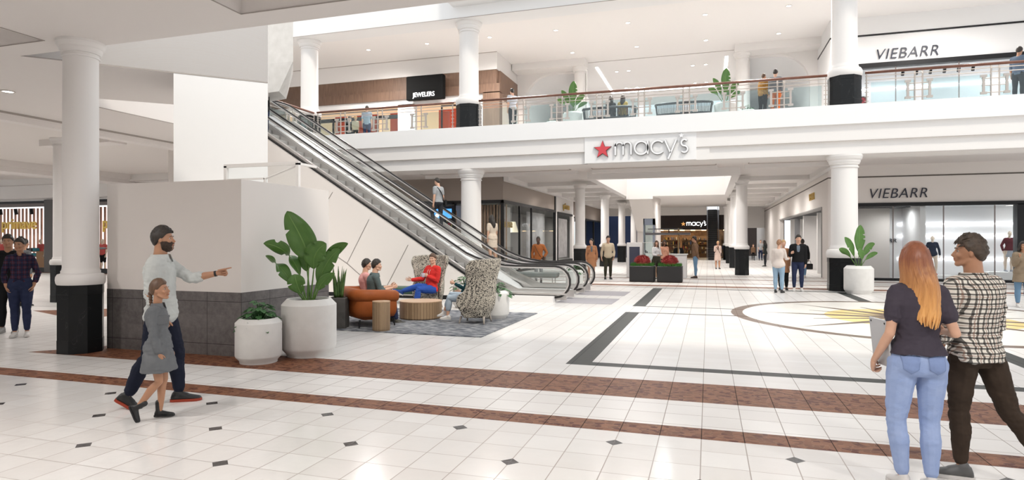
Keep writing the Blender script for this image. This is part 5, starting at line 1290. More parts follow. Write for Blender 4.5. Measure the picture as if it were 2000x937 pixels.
# left store: slats, trackheads, tables
m=MB(); mo=MB()
for k_ in range(64):
    x_=-47+k_*.33; m.box(x_,x_+.15,28.30,28.34,0,3.75)
o=tag(m.build('slat_wall',mat('terracotta_slat',(.48,.25,.17),.6)),'wall of terracotta and white vertical slats in the far left shop','slat wall')
for k_ in range(12):
    x_=-44.5+k_*1.25
    if x_>-29.6: break
    t=thing('track_spotlight','black track spotlight in the far left shop ceiling, number of a row','spotlight',(x_,25.6,3.5),0,'track spotlights in the far left shop'); t['label']='black track spotlight hanging in the far left shop window'
    MB().tube([(0,0,.05),(0,.05,-.28)],.09,8).build('head',black,t)
def clothes_table(x,y,label):
    t=thing('clothes_table',label,'table',(x,y,0)); m=MB()
    for zz in (.35,.75,1.05): m.box(-1.1,1.1,-.4,.4,zz,zz+.04)
    for sx in(-1.08,1.04): m.box(sx,sx+.05,-.4,.4,0,1.05)
    m.build('frame',mat('shelf_wood'),t)
    for i in range(18):
        x_=-1.0+.33*(i%6); zz=(.39,.79,1.09)[i//6]; MB().bbox(x_,x_+.28,-.35,.1,zz,zz+rr.uniform(.08,.2),.02).build('folded_clothes',rr.choice([pal[5],pal[0],pal[3],reds[5],pal[7]]),t)
clothes_table(-38.2,26.4,'table of folded blue and dark clothes in the far left shop')
# shop window glass right, tracks upstairs
for a in ((6.1,11.9,30.12,30.13,.1,3.2),(12.25,18,30.12,30.13,.1,3.2),(6.2,18,30.12,30.13,6.3,9.15)):
    o=MB().box(*a).build('window_2',glass); o['kind']='structure'
m=MB()
for xx in (7.5,9.35,11.05+.1): m.box(xx,xx+.03,30.08,30.14,.1,3.2)
for xx in (7.6,9.9,12.2,14.5): m.box(xx,xx+.03,30.08,30.14,6.3,9.15)
struct('trim_glass_mullions',m,mat('thin_mullion',(.22,.18,.17),.4))
t=thing('track_light','black ceiling track with six spotlights in the upstairs shop','track light',(7.9,30.9,9.05)); MB().box(0,3.1,-.02,.02,.10,.14).build('track',black,t)
for i in range(6): MB().tube([(.2+i*.52,0,.08),(.16+i*.52,-.05,-.16)],.065,8).build('spotlight_head',black,t)
wall('wall_store_inner_left',6.1,8.0,32.6,32.95,0,3.25,m=mat('warm_white_paint'))
for nm,a,l in (('display_plinth',(8.9,10.4,32.2,32.8,.0,.16),'low white plinth under the navy mannequin'),('display_plinth',(11.6,13.4,31.9,32.7,.0,.35),'white plinth under the burgundy mannequin')): tag(MB().bbox(*a,.01).build(nm,bright),l,'plinth')
# upstairs shop goods
t=thing('framed_photograph','dark framed portrait photograph in the upstairs shop window','picture',(11.3,31.2,6.3)); MB().box(-.7,.5,0,.05,.1,1.0).build('frame',mat('photo_dark',(.03,.028,.027),.5),t); MB().box(-.25,.25,-.01,0,.2,.9).build('print',mat('photo_grey',(.18,.17,.16),.5,var=(3,(.02,.02,.02),.1)),t)
t=thing('framed_photograph','dark portrait board behind the right bridge railing','picture',(7.0,31.2,6.3)); MB().box(-.5,.5,0,.05,.05,1.1).build('frame',mat('photo_dark'),t); MB().box(-.35,.0,-.01,0,.1,.9).build('print',mat('photo_pink',(.5,.3,.27),.5,var=(3,(.2,.05,.05),.1)),t)
t=thing('glass_sculpture','pale green glass sculpture in the upstairs shop window','sculpture',(12.6,31.1,6.3)); m=MB(); rr2=random.Random(3)
for i in range(22): m.ell((rr2.uniform(-.4,.4),rr2.uniform(-.1,.1),rr2.uniform(.05,.9)),(.06,.05,.12),8,6)
m.build('glass_body',mat('teal_glass',(.25,.5,.48),.1),t,'all')
tag(MB().box(5.6,5.9,31.0,31.3,6.26,7.2).build('purple_garment',mat('cloth_purple',(.16,.05,.35),.8)),'purple garment beside the upper right column','garment')
tag(MB().box(6.2,7.2,33.36,33.4,7.9,8.6).build('red_poster',mat('poster_red',(.35,.03,.04),.5,var=(6,(.02,.02,.02),.05))),'red and black poster in the upstairs shop','poster')
# jewelers interior
for k_,(a,b_) in enumerate(((-20.8,-20.1),(-19.4,-18.0),(-17.2,-16.6),(-14.2,-12.9),(-12.7,-11.7))): tag(MB().box(a,b_,31.5,31.6,6.26,8.95).build('orange_panel',orange),['far left','second','third','large','rightmost'][k_]+' orange display panel in the jewelers shop','panel','orange panels in the jewelers shop')
m=MB()
m.box(-21.8,-15.9,30.0,30.1,8.3,8.5).box(-21.8,-15.9,30.0,30.08,8.75,8.8)
for xx in (-20,-18.5,-17.2): m.box(xx,xx+.08,30.0,30.1,6.26,8.5)
m.box(-13.4,-11.4,30.0,30.1,8.75,8.82).box(-13.4,-13.34,30,30.1,6.26,8.8).box(-12.4,-12.36,30,30.1,6.26,8.8)
struct('trim_jewelers_mullions',m,black)
for k_,xx in enumerate((-20.5,-18.2,-14.5,-12.3)):
    t=thing('jewelry_display_case',['far left','second','third','rightmost'][k_]+' jewelry display case in the jewelers shop','display case',(xx,30.9,6.26)); MB().bbox(-.8,.8,-.25,.25,0,.75,.02).build('cabinet',[pal[0],pal[7]][k_%2],t); MB().box(-.8,.8,-.25,.25,.75,1.05).build('glass_top',glass,t)
    m=MB()
    for i in range(10): x_=rr.uniform(-.7,.6); m.box(x_,x_+.06,-.1,0,.75,.75+rr.uniform(.05,.2))
    m.build('jewelry',mat('jewel_gold',(.6,.35,.1),.3,metal=.7),t)
for a in ((-21.8,-15.9,30.02,30.03,6.26,8.95),(-14.9,-11.4,30.02,30.03,6.26,8.95)):
    o=MB().box(*a).build('window_3',glass); o['kind']='structure'
# entrance screens of the lower right shop
for k_,(x0,x1,y0,y1,h_,l) in enumerate(((5.6,6.9,35.4,35.6,3.15,'nearest white partition in the entrance'),(5.5,7.4,39.6,39.8,3.15,'middle white partition in the entrance, lit from above'),(5.5,6.7,45.5,45.7,3.15,'farthest white partition in the entrance'))):
    tag(MB().box(x0-.2,x1,y0,y1,0,h_).build('partition_panel',white),l,'partition')
tag(MB().box(5.25,5.55,43.0,43.1,0,3.1).build('steel_curtain',mat('curtain_grey',(.3,.3,.31),.4,metal=.4)),'grey metal strip between the entrance partitions','screen')
wall('wall_entrance_back',8.6,8.8,30.4,50,0,3.3,m=lit); 
# upstairs benches
def slat_bench(x,label,group='slatted benches on the bridge'):
    t=thing('slatted_bench',label,'bench',(x,25.3,6.255),0,group); L=.98
    def path(z_,o=0): return [(-L-.12*z_-o,.35,z_*.75+.1 if 0 else z_),(-L-.12*z_-o,.0,z_),(-L+.05-.12*z_-o,-.16,z_),(-L+.3,-.26,z_),(0,-.30,z_),(L-.3,-.26,z_),(L-.05+.12*z_+o,-.16,z_),(L+.12*z_+o,0,z_),(L+.12*z_+o,.35,z_)]
    m=MB(); m.tube(path(.82),.045,8,sc=(1,1.1)); m.tube(path(.42),.03,6); m.build('top_rail',mat('charcoal_bench',(.05,.052,.055),.5),t,'all')
    m=MB(); A_=path(.42);B_=path(.80)
    for k_ in range(len(A_)-1):
        n=int((V(A_[k_+1])-V(A_[k_])).length/.055)+1
        for i in range(n):
            u=i/n; p0=V(A_[k_]).lerp(V(A_[k_+1]),u); p1=V(B_[k_]).lerp(V(B_[k_+1]),u); m.tube([p0,p1],.014,4)
            m.tube([p0,(p0.x*.9,p0.y,0.0)],.012,4)
    m.build('back_slats',mat('charcoal_bench'),t); MB().bbox(-L+.05,L-.05,-.25,.33,.38,.44,.02).build('seat',mat('charcoal_bench'),t); return t
slat_bench(-3.85,'grey slatted bench upstairs with two women sitting on it'); slat_bench(-.92,'empty grey slatted bench upstairs beside the right planter')
# ================================================================== PEOPLE
def cyaw(a): return YAW+rad(a)
hairD=mat('hair_dark',(.012,.009,.008),.55,var=(30,(.035,.025,.018),.2),stretch=(1,1,.15))
hairB=mat('hair_brown',(.075,.038,.020),.5,var=(30,(.13,.07,.038),.2),stretch=(1,1,.15)); hairBl=mat('hair_blond',(.42,.25,.11),.5,var=(30,(.58,.38,.19),.2),stretch=(1,1,.15))
hairA,nt,b=newmat('hair_auburn'); x,y,z,v=coords(nt); mp=nt.nodes.new('ShaderNodeMapping'); mp.inputs['Scale'].default_value=(60,60,5); nt.links.new(v,mp.inputs[0]); ns=nt.nodes.new('ShaderNodeTexNoise'); ns.inputs['Scale'].default_value=1; nt.links.new(mp.outputs[0],ns.inputs[0])
n_=X_(nt,ns.outputs[0]); t_=((z*-1+1.58)/.36+(n_-.5)*.5).mx(0).mn(1)
nt.links.new(mixc(nt,t_,mixc(nt,n_,(.16,.048,.022),(.34,.12,.055)),mixc(nt,n_,(.62,.27,.07),(.85,.47,.17))),b.inputs['Base Color']); b.inputs['Roughness'].default_value=.42
beard=mat('beard_dark',(.022,.013,.009),.8,var=(60,(.05,.03,.02)))
linen=cloth('linen',(.47,.49,.48),(.54,.56,.545)); navyj=cloth('navy_trouser',(.012,.015,.03)); greyd=cloth('slate_grey',(.125,.132,.14),(.155,.162,.17)); jean=cloth('blue_jean',(.27,.36,.60),(.34,.43,.66),scale=14,bump=.4)
plum=cloth('plum_tee',(.050,.042,.058),(.065,.055,.072)); brownp=cloth('brown_chino',(.035,.024,.017),(.05,.034,.024)); jeand=cloth('dark_jean',(.018,.025,.06),(.028,.036,.08)); blackc=cloth('black_cloth',(.010,.010,.011)); whitec=cloth('white_cloth',(.70,.69,.68)); cream=cloth('cream_knit',(.60,.50,.36),scale=30)
teal=cloth('teal_shirt',(.085,.115,.115),(.10,.13,.13)); pink=cloth('pink_shirt',(.68,.34,.32)); red=cloth('red_hoodie',(.62,.035,.03)); royal=cloth('royal_trouser',(.03,.085,.36)); petrol=cloth('petrol_top',(.012,.055,.065)); jeanl=cloth('pale_jean',(.33,.40,.48),(.42,.49,.56)); camel=cloth('camel_coat',(.42,.20,.10)); rust=cloth('rust_jumper',(.33,.11,.035)); olive=cloth('olive_trouser',(.045,.042,.028)); tancoat=cloth('tan_jacket',(.19,.11,.065)); grey=cloth('light_grey',(.36,.37,.38)); beigec=cloth('beige_coat',(.26,.20,.14)); blush=cloth('blush_coat',(.62,.47,.40)); bluesh=cloth('blue_shirt',(.12,.16,.22)); peach=cloth('peach_top',(.65,.33,.22))
def plaid(name,base,lines_,sc=1):
    m,nt,b=newmat(name); x,y,z,v=coords(nt); c=base
    ns=nt.nodes.new('ShaderNodeTexNoise'); ns.inputs['Scale'].default_value=7; nt.links.new(v,ns.inputs[0]); w=(X_(nt,ns.outputs[0])-.5)*.010
    for col,per,off,wd,al in lines_:
        a=(x+y*.35+w).lines(per,off,wd)*al; b_=(z+w*1.3).lines(per,off,wd)*al
        c=mixc(nt,a,c,col); c=mixc(nt,b_,c,col)
    nt.links.new(c,b.inputs['Base Color']); b.inputs['Roughness'].default_value=.85; b.inputs['Specular IOR Level'].default_value=.2; return m
plaidW=plaid('plaid_white_black',(.80,.77,.70),[((.02,.018,.018),.034,0,.012,.82),((.22,.10,.06),.068,.017,.006,.6)])
plaidM=plaid('plaid_maroon',(.055,.015,.028),[((.012,.015,.04),.085,0,.034,.8),((.09,.12,.20),.085,.042,.003,.7)])
leop=cloth('leopard',(.32,.22,.10),(.03,.02,.01),scale=45)
shB=mat('shoe_black',(.012,.012,.013),.45); shW=mat('shoe_white',(.62,.60,.58),.55); redsole=mat('red_sole',(.30,.035,.012),.5); shG=mat('shoe_grey',(.30,.30,.29),.6)
# ---- foreground
R1,J1=person('man in light grey shirt with rolled sleeves pointing to the right',(-5.42,5.05,0),cyaw(-77),1.83,False,'tan',
 dict(lean=(0,-.02,1),armL=((.12,.80,-.52),(.10,1,.20),(.05,1,.22)),armR=((.10,-.10,-1),(.02,.42,-1),(-.02,.5,-1)),handL=('point',(.5,0,1)),handR=('fist',(0,1,.5)),
 thighL=(0,.30,-1),shinL=(0,.04,-1),footL=(-.05,1,0),thighR=(.02,-.20,-1),shinR=(0,-.50,-1),footR=(.1,.86,-.50),head=(0,3,0),sup='L'),
 dict(hair='short',hairm=hairD,beard=beard,top=dict(m=linen,sleeve=.66,collar=1,loose=.022,hem=-.055,inf=.012,cuff=1.6),cuffs=(linen,.30),trousers=dict(m=navyj,inf=.012,flare=.008),shoes=dict(m=shB,sole=redsole),watch='L',wrinkle=.014),.0072)
R2,J2=person('girl in grey shirt dress and black boots with a long braid',(-5.0,4.62,0),cyaw(-80),1.29,True,'tan',
 dict(lean=(0,-.01,1),armR=((.12,.05,-1),(.0,.28,-1),(-.1,.35,-1)),armL=((-.12,.1,-1),(0,.25,-1),(0,.2,-1)),handR=('fist',(0,1,.4)),
 thighR=(.0,.12,-1),shinR=(0,-.82,-1),footR=(.05,.42,-.9),thighL=(0,.10,-1),shinL=(0,-.12,-1),head=(-3,6,0),sup='L'),
 dict(hair='braid',hairm=hairB,top=dict(m=greyd,sleeve=.93,collar=1,coat=.165,flare=.055,inf=.010,loose=.015,name='shirt_dress'),cuffs=(greyd,.80),shoes=dict(m=shB,boot=.15),wrinkle=.010),.0068,child=True)
m=MB(); sp_,sf_,sr_=J2['sp'],J2['sf'],J2['sr']
m.bbox(-.055,.055,-.004,.004,-.045,.03,.003); m.bbox(-.060,.060,-.007,.005,.018,.04,.003); m.xf(Matrix.Translation(sp_(.215)+sr_*.078+sf_*.078)@Matrix.Rotation(rad(-48),4,'Z')); m.build('chest_pocket',greyd,R2)
R3,J3=person('woman with auburn hair in plum tee and jeans holding a laptop',(1.36,4.86,0),cyaw(-14),1.665,True,'fair',
 dict(shw=.84,lean=(0,.0,1),armL=((-.20,-.12,-1),(-.26,.40,-.80),(.1,.6,-.7)),armR=((.30,-.22,-1),(.10,.95,-.05),(-.3,.9,0)),handL=('grip',(.0,.3,1)),handR=('half',(0,0,1)),
 thighL=(-.10,.02,-1),shinL=(.10,-.03,-1),thighR=(-.03,.06,-1),shinR=(-.02,-.16,-1),footL=(-.2,1,0),footR=(.1,1,0),head=(22,0,0)),
 dict(hair='long',hairm=hairA,hairlen=.46,top=dict(m=plum,sleeve=.30,inf=.014,hem=.035,loose=.022),trousers=dict(m=jean,inf=.008,end=.93),shoes=dict(m=shW),wrinkle=.009),.0072,fat=.93)
# jeans pockets, laid on the surface of the trousers
from mathutils.bvhtree import BVHTree
tro=[o_ for o_ in R3.children if o_.name.startswith('trousers')][0].data
bv=BVHTree.FromPolygons([v_.co.copy() for v_ in tro.vertices],[tuple(p_.vertices) for p_ in tro.polygons])
for s in(-1,1):
    m=MB(); zc=J3['P'].z
    def pf(u,v_):
        hw=.054*(1-.12*v_); x_=s*.078+(u*2-1)*hw; z_=zc+.052-v_*(.085+.032*(1-abs(u*2-1)))
        h_=bv.ray_cast(V((x_,-.4,z_)),V((0,1,0)))[0]
        return (x_,(h_.y if h_ else -.12)-.0035,z_)
    m.grid(13,11,pf); m.build('back_pocket',cloth('jean_pocket',(.235,.315,.54)),R3,'all',solid=.003)
w=R3.matrix_basis; hl=J3['wrL']+J3['hdL']*.05
t=thing('laptop','closed silver laptop held under the arm of the woman in the plum tee','laptop',Matrix.Translation(R3.location)@Matrix.Rotation(R3.rotation_euler.z,4,'Z')@V((-.195,.10,.99)),R3.rotation_euler.z)
t.rotation_euler=(rad(0),rad(-6),R3.rotation_euler.z+rad(10)); m=MB(); m.bbox(-.007,.008,-.12,.12,-.165,.165,.004); m.build('casing',mat('laptop_silver',(.55,.56,.58),.35,metal=.3),t,True); m=MB()
for q in (-.13,.13):
    for p_ in (-.09,.09): m.lathe([(.008,0),(.006,.002)],seg=10,c=(0,0,0)); 
m=MB()
for q in (-.14,.14):
    for p_ in (-.09,.09): m.ell((-.008,p_,q),(.002,.008,.008),8,6)
m.build('rubber_feet',black,t)
R4,J4=person('man in black and white plaid shirt and brown trousers, back turned',(1.82,5.22,0),cyaw(6),1.71,False,'tan',
 dict(lean=(0,.02,1),armL=((-.22,.0,-1),(-.10,.30,-1),(.02,.25,-1)),armR=((.12,.05,-1),(0,.5,-1),(0,.4,-1)),handL=('relax',(0,1,.2)),
 thighL=(-.02,.10,-1),shinL=(0,-.06,-1),footL=(-.9,.6,0),thighR=(.18,-.26,-1),shinR=(.40,-.48,-1),footR=(-.1,.86,-.42),head=(52,3,0),shw=.88,sup='L'),
 dict(hair='quiff',hairm=mat('hair_ash_brown',(.040,.026,.018),.55,var=(40,(.085,.06,.042))),top=dict(m=plaidW,sleeve=.70,collar=1,loose=.022,hem=-.05,inf=.014,cuff=1.6),cuffs=(plaidW,.34),trousers=dict(m=brownp,inf=.010),shoes=dict(m=mat('shoe_mixed',(.10,.10,.10),.5),sole=shW),watch='L',wrinkle=.014),.0074,fat=.94)
R5,J5=person('woman in maroon plaid shirt and navy jeans, hands in her pockets',(-11.62,7.86,0),cyaw(208),1.72,True,'tan',
 dict(armR=((.34,-.22,-1),(-.22,.38,-1),(-.35,.2,-1)),armL=((-.34,-.22,-1),(.22,.38,-1),(.35,.2,-1)),thighL=(.0,.06,-1),shinL=(.0,-.10,-1),thighR=(-.03,.0,-1),head=(-14,-2,0)),
 dict(hair='bun',hairm=hairD,top=dict(m=plaidM,sleeve=.82,collar=1,hem=.055,inf=.010,loose=.004),cuffs=(plaidM,.55),trousers=dict(m=jeand,inf=.006,waist=.11),shoes=dict(m=shW),wrinkle=.008),.0085)
m=MB(); c_=J5['sp'](.075)+J5['sf']*.115
m.ell(c_,(.035,.025,.028),12,8)
for s in(-1,1): m.tube([c_,c_+V((s*.05,.01,-.02)),c_+V((s*.09,.0,-.07))],[.018,.022,.006],8,cap='round')
m.build('shirt_knot',plaidM,R5,'all')
person('person in dark clothes at the left edge beside the woman in plaid',(-12.35,8.15,0),cyaw(205),1.78,False,'tan',{},dict(hairm=hairD,top=dict(m=blackc),trousers=dict(m=blackc),shoes=dict(m=shG)),.012)
person('person with dark bun in grey hoodie walking behind the woman in plaid',(-16.9,11.5,0),cyaw(-10),1.72,True,'tan',{},dict(hair='bun',hairm=hairD,top=dict(m=greyd),trousers=dict(m=blackc)),.014)
# ---- seated
SEAT=dict(thighL=(-.10,1,0),thighR=(.10,1,0),shinL=(0,.10,-1),shinR=(0,.10,-1),footL=(-.1,1,0),footR=(.1,1,0))
R6,J6=person('man in teal grey shirt seated on the sofa, gesturing',(-6.56,11.24,0),cyaw(-66),1.74,False,'fair',
 dict(SEAT,rootz=.47,lean=(0,.10,1),thighR=(.05,1,-.02),shinR=(0,.15,-1),armR=((.1,.30,-1),(-.05,1,.25),(0,1,.45)),armL=((-.1,.5,-1),(.0,1,.2),(0,1,.3)),handR=('half',(0,0,1)),handL=('half',(0,0,1)),head=(-12,0,0)),
 dict(hairm=hairD,top=dict(m=teal,sleeve=.66,collar=1,loose=.015,hem=-.03,inf=.010),trousers=dict(m=jeand,inf=.009),shoes=dict(m=mat('shoe_olive',(.035,.032,.02),.5),sole=shW,sock=cloth('grey_sock',(.3,.3,.3)))),.010)
R7,J7=person('person in pink shirt seated at the far end of the sofa',(-6.93,11.62,0),cyaw(-68),1.72,False,'fair',
 dict(SEAT,rootz=.47,lean=(0,-.02,1),armR=((.1,.35,-1),(0,1,-.3),(0,1,-.4))),dict(hairm=hairD,top=dict(m=pink,sleeve=.9),trousers=dict(m=pink)),.012)
R8,J8=person('man in red hoodie and blue trousers with crossed legs holding a mug',(-6.52,14.02,0),cyaw(128),1.78,False,'fair',
 dict(rootz=.51,lean=(0,-.10,1),twist=12,thighL=(-.05,1,.02),shinL=(.02,.20,-1),thighR=(-.35,1,.22),shinR=(.75,.85,-.35),footR=(.5,.7,.45),footL=(-.1,1,0),armR=((.40,.38,-1),(.62,.95,-.10),(.5,.9,.12)),armL=((-.15,.15,-1),(.55,.75,.50),(.6,.4,.2)),handR=('flat',(.2,.2,1)),handL=('grip',(0,0,1)),head=(18,0,0)),
 dict(hairm=hairB,top=dict(m=red,inf=.014,loose=.015,sleeve=.97),trousers=dict(m=royal,inf=.014),shoes=dict(m=cloth('blue_shoe',(.03,.07,.25)),sole=shW),watch='R',wrinkle=.009),.0095)
m=MB(); sp_,sf_,sr_,nk=J8['sp'],J8['sf'],J8['sr'],J8['neck']
m.tube([nk+sr_*.075*math.cos(a)-sf_*(.075*math.sin(a)+.012)+V((0,0,-.02+.01*math.sin(a))) for a in [PI*i/12-.3 for i in range(15)]],[.012]+[.032]*13+[.012],10,cap='round'); m.build('hood',red,R8,'all')
m=MB()
for s in(-1,1): m.tube([nk+sr_*s*.03+sf_*.075+V((0,0,-.03)),sp_(.24)+sr_*s*.035+sf_*.145,sp_(.19)+sr_*s*.03+sf_*.14],.004,5)
m.build('drawstrings',whitec,R8,'all')
hw=Matrix.Translation(R8.location)@Matrix.Rotation(R8.rotation_euler.z,4,'Z')@(J8['wrL']+J8['hdL']*.09+V((.02,.03,0)))
t=thing('mug','pale mug held by the man in the red hoodie','mug',hw-V((0,0,.05))); m=MB(); m.lathe([(.034,0),(.038,.005),(.042,.10),(.038,.10),(.034,.01),(.001,.008)],seg=24,caps=False).build('cup',mat('pale_ceramic',(.66,.62,.68),.3),t,True); MB().tube([(-.04,0,.08),(-.07,0,.07),(-.07,0,.035),(-.04,0,.025)],.006,6).build('handle',mat('pale_ceramic'),t,'all')
R9,J9=person('woman in petrol top and pale jeans seated in the right wing chair',(-4.80,12.12,0),cyaw(82),1.60,True,'fair',
 dict(rootz=.50,lean=(0,-.20,1),thighR=(-.12,1,.16),shinR=(-.12,.35,-1),thighL=(-.02,1,.02),shinL=(0,.05,-1),footR=(0,1,-.25),footL=(-.1,1,0),armL=((-.15,.55,-1),(-.05,1,.55),(0,1,.3)),armR=((.1,.2,-1),(0,.8,-.2),(0,1,0)),handL=('half',(0,0,1)),head=(0,0,0)),
 dict(hair='lowbun',hairm=hairB,top=dict(m=petrol,sleeve=.93,inf=.006,loose=.002,hem=-.01),trousers=dict(m=jeanl,inf=.012,end=.86),belt=blackc,shoes=dict(m=shW)),.010)
# ---- escalator riders
ESC=dict(thighL=(0,.25,-1),shinL=(0,-.15,-1))
person('man in grey tee with black shoulder bag riding the escalator',(-9.05,20.05,2.12),rad(70),1.76,False,'fair',dict(thighL=(0,.62,-1),shinL=(0,-.18,-1),thighR=(0,-.05,-1),shinR=(0,-.12,-1),armR=((.1,-.1,-1),(0,.3,-1),(0,.2,-1)),head=(15,-8,0)),dict(hairm=hairD,top=dict(m=grey,sleeve=.32,hem=-.02,loose=.015),trousers=dict(m=cloth('charcoal_trouser',(.03,.032,.038))),bag=dict(m=black,side=1),shoes=dict(m=shG)),.012)
person('woman with long dark hair in cream dress riding the escalator',(-7.02,20.0,.93),rad(48),1.62,True,'fair',dict(armR=((.15,.15,-1),(0,.6,-1),(0,.5,-1))),dict(hair='long',hairm=hairD,hairlen=.36,top=dict(m=cloth('cream_dress',(.66,.55,.44)),sleeve=.33,coat=.20,flare=.015,name='dress'),shoes=dict(m=shB)),.012)
person('person in dark top and jeans at the head of the nearer escalator',(-14.25,17.4,5.18),rad(80),1.72,True,'fair',{},dict(hair='long',hairm=hairBl,hairlen=.25,top=dict(m=blackc),trousers=dict(m=jeand)),.014)
# ---- hall, middle distance
person('man in rust jumper with crossbody strap near the shop corner',(-6.55,24.3,0),cyaw(165),1.84,False,'dark',dict(armL=((-.55,-.2,-1),(.5,.3,-.9),(.6,.3,-.4)),armR=((.25,-.1,-1),(-.05,.15,-1),(0,.1,-1)),head=(-8,0,0)),dict(hair='crop',hairm=hairD,top=dict(m=rust),trousers=dict(m=grey),bag=dict(m=mat('brown_strap',(.04,.02,.012),.5),side=-1)),.014)
person('blond child in fur coat half hidden behind the escalator handrails',(-8.05,23.2,0),cyaw(175),1.22,True,'fair',{},dict(hair='long',hairm=hairBl,hairlen=.2,top=dict(m=cloth('fur_coat',(.45,.30,.17),scale=30),coat=.15),trousers=dict(m=blackc)),.014,child=True)
person('woman in camel coat and grey dress walking beside the man in cream',(-4.86,26.95,0),cyaw(172),1.77,True,'fair',dict(thighR=(.04,.12,-1),shinR=(.04,-.15,-1),thighL=(.03,-.08,-1),shinL=(0,-.2,-1),head=(-38,0,0),armL=((-.22,0,-1),(0,.2,-1),(0,.2,-1)),armR=((.22,0,-1),(0,.2,-1),(0,.2,-1))),dict(hair='pony',hairm=hairD,inner=dict(m=greyd,coat=.17,flare=.0,sleeve=.5),top=dict(m=camel,coat=.20,flare=.03,inf=.014,name='coat'),front=greyd,shoes=dict(m=shB)),.014)
person('man in cream jumper and olive trousers walking towards the viewer',(-4.22,27.45,0),cyaw(178),1.88,False,'fair',dict(thighR=(.03,.10,-1),shinR=(.02,-.12,-1),thighL=(-.03,-.05,-1),armL=((-.25,-.05,-1),(.1,.35,-1),(.2,.3,-1)),armR=((.28,-.1,-1),(.05,.1,-1),(0,.1,-1))),dict(hairm=hairD,top=dict(m=cream,sleeve=.85),trousers=dict(m=olive),shoes=dict(m=shB),watch='L'),.014)
person('man in tan jacket and jeans facing the kiosk, hands behind his back',(-.55,29.4,0),cyaw(74),1.87,False,'tan',dict(armL=((-.2,-.25,-1),(.35,-.15,-1),(.6,-.2,-.5)),armR=((.2,-.25,-1),(-.35,-.15,-1),(-.6,-.2,-.5))),dict(hairm=hairD,top=dict(m=tancoat,inf=.018),trousers=dict(m=cloth('mid_jean',(.14,.24,.36))),shoes=dict(m=mat('shoe_brown',(.04,.02,.012),.5))),.014)
person('woman with long brown hair in white top at the kiosk',(-2.2,28.25,0),cyaw(-160),1.68,True,'fair',dict(armL=((-.15,.2,-1),(.3,.9,-.1),(.5,.5,0)),armR=((.2,.2,-1),(-.2,.8,-.1),(-.5,.5,0)),head=(-30,0,0)),dict(hair='long',hairm=hairB,hairlen=.33,top=dict(m=whitec,hem=.05),trousers=dict(m=olive,waist=.1)),.014)
person('woman in peach top behind the woman in white at the kiosk',(-1.9,28.9,0),cyaw(-170),1.70,True,'brown',dict(head=(-20,0,0)),dict(hair='long',hairm=hairD,hairlen=.2,top=dict(m=peach,sleeve=.5),trousers=dict(m=blackc)),.014)
person('clerk in dark suit standing behind the kiosk counter',(-1.35,30.6,0),cyaw(178),1.60,False,'dark',{},dict(hair='crop',hairm=hairD,top=dict(m=blackc),front=whitec,trousers=dict(m=blackc)),.014)
person('woman in pale pink coat on the phone near the corridor columns',(.55,39.3,0),cyaw(175),1.66,True,'tan',dict(armR=((.2,.1,-1),(-.3,.6,1),(-.3,.1,1)),handR=('grip',(0,1,0))),dict(hair='crop',hairm=hairBl,top=dict(m=blush,coat=.22,inf=.013,name='coat'),front=cloth('brown_dress',(.12,.06,.04)),skirt=dict(m=cloth('brown_dress'),len=.2,w=.0),shoes=dict(m=shB),bag=dict(m=mat('brown_strap'),side=-1)),.016)
# ---- group at the corner
person('woman in white jacket and pale jeans with her back to us, in the chatting group',(2.2,21.95,0),cyaw(-38),1.71,True,'fair',dict(armR=((.2,.25,-1),(.1,1,.0),(0,1,.1))),dict(hair='lowbun',hairm=mat('hair_copper',(.28,.14,.07),.5),top=dict(m=cloth('white_jacket',(.66,.58,.53)),hem=-.06,loose=.02,inf=.012,sleeve=.8),trousers=dict(m=cloth('sky_jean',(.28,.40,.52)),inf=.008),shoes=dict(m=shB)),.0125)
person('smiling blond woman in camel coat and leopard skirt, in the chatting group',(2.47,23.2,0),cyaw(158),1.70,True,'fair',dict(head=(12,0,0)),dict(hair='lowbun',hairm=hairBl,top=dict(m=camel,coat=.17,inf=.012,name='coat'),front=blackc,skirt=dict(m=leop,len=.17,w=.01),trousers=dict(m=blackc),shoes=dict(m=shB,boot=.1)),.0125)
person('tall man in black bomber jacket and white trainers, in the chatting group',(2.90,22.9,0),cyaw(158),1.86,False,'fair',dict(armR=((.2,.1,-1),(-.1,1,.3),(-.2,1,.4)),handR=('grip',(0,0,1)),thighR=(.06,.02,-1),head=(12,0,0)),dict(hairm=hairD,top=dict(m=blackc,inf=.018,hem=.0),front=cloth('blue_grey_tee',(.16,.19,.23)),trousers=dict(m=jeand,inf=.007),shoes=dict(m=shW)),.0125)
Ra,Ja=person('person in black jacket walking away towards the entrance with a bag',(4.15,31.3,0),cyaw(-20),1.74,False,'brown',dict(armR=((.25,.0,-1),(.05,.1,-1),(0,0,-1))),dict(hairm=hairD,top=dict(m=blackc,inf=.02,coat=.08),trousers=dict(m=cloth('mid_jean')),shoes=dict(m=shW)),.014)
hp_=Matrix.Translation(Ra.location)@Matrix.Rotation(Ra.rotation_euler.z,4,'Z')@(Ja['wrR']+V((0,0,-.10)))
t=thing('handbag','black handbag carried by the person walking into the entrance','bag',hp_-V((0,0,.38))); MB().bbox(-.17,.17,-.07,.07,0,.26,.02).build('bag_body',black,t); MB().tube([(-.1,0,.25),(-.07,0,.38),(.07,0,.38),(.1,0,.25)],.01,6).build('handle',black,t,'all')
person('woman with long dark hair standing by the side wall of the corridor',(3.6,44.3,0),cyaw(60),1.70,True,'fair',{},dict(hair='long',hairm=hairD,hairlen=.4,top=dict(m=cloth('dark_green',(.03,.035,.033)),coat=.05),trousers=dict(m=cloth('charcoal_trouser'))),.018)
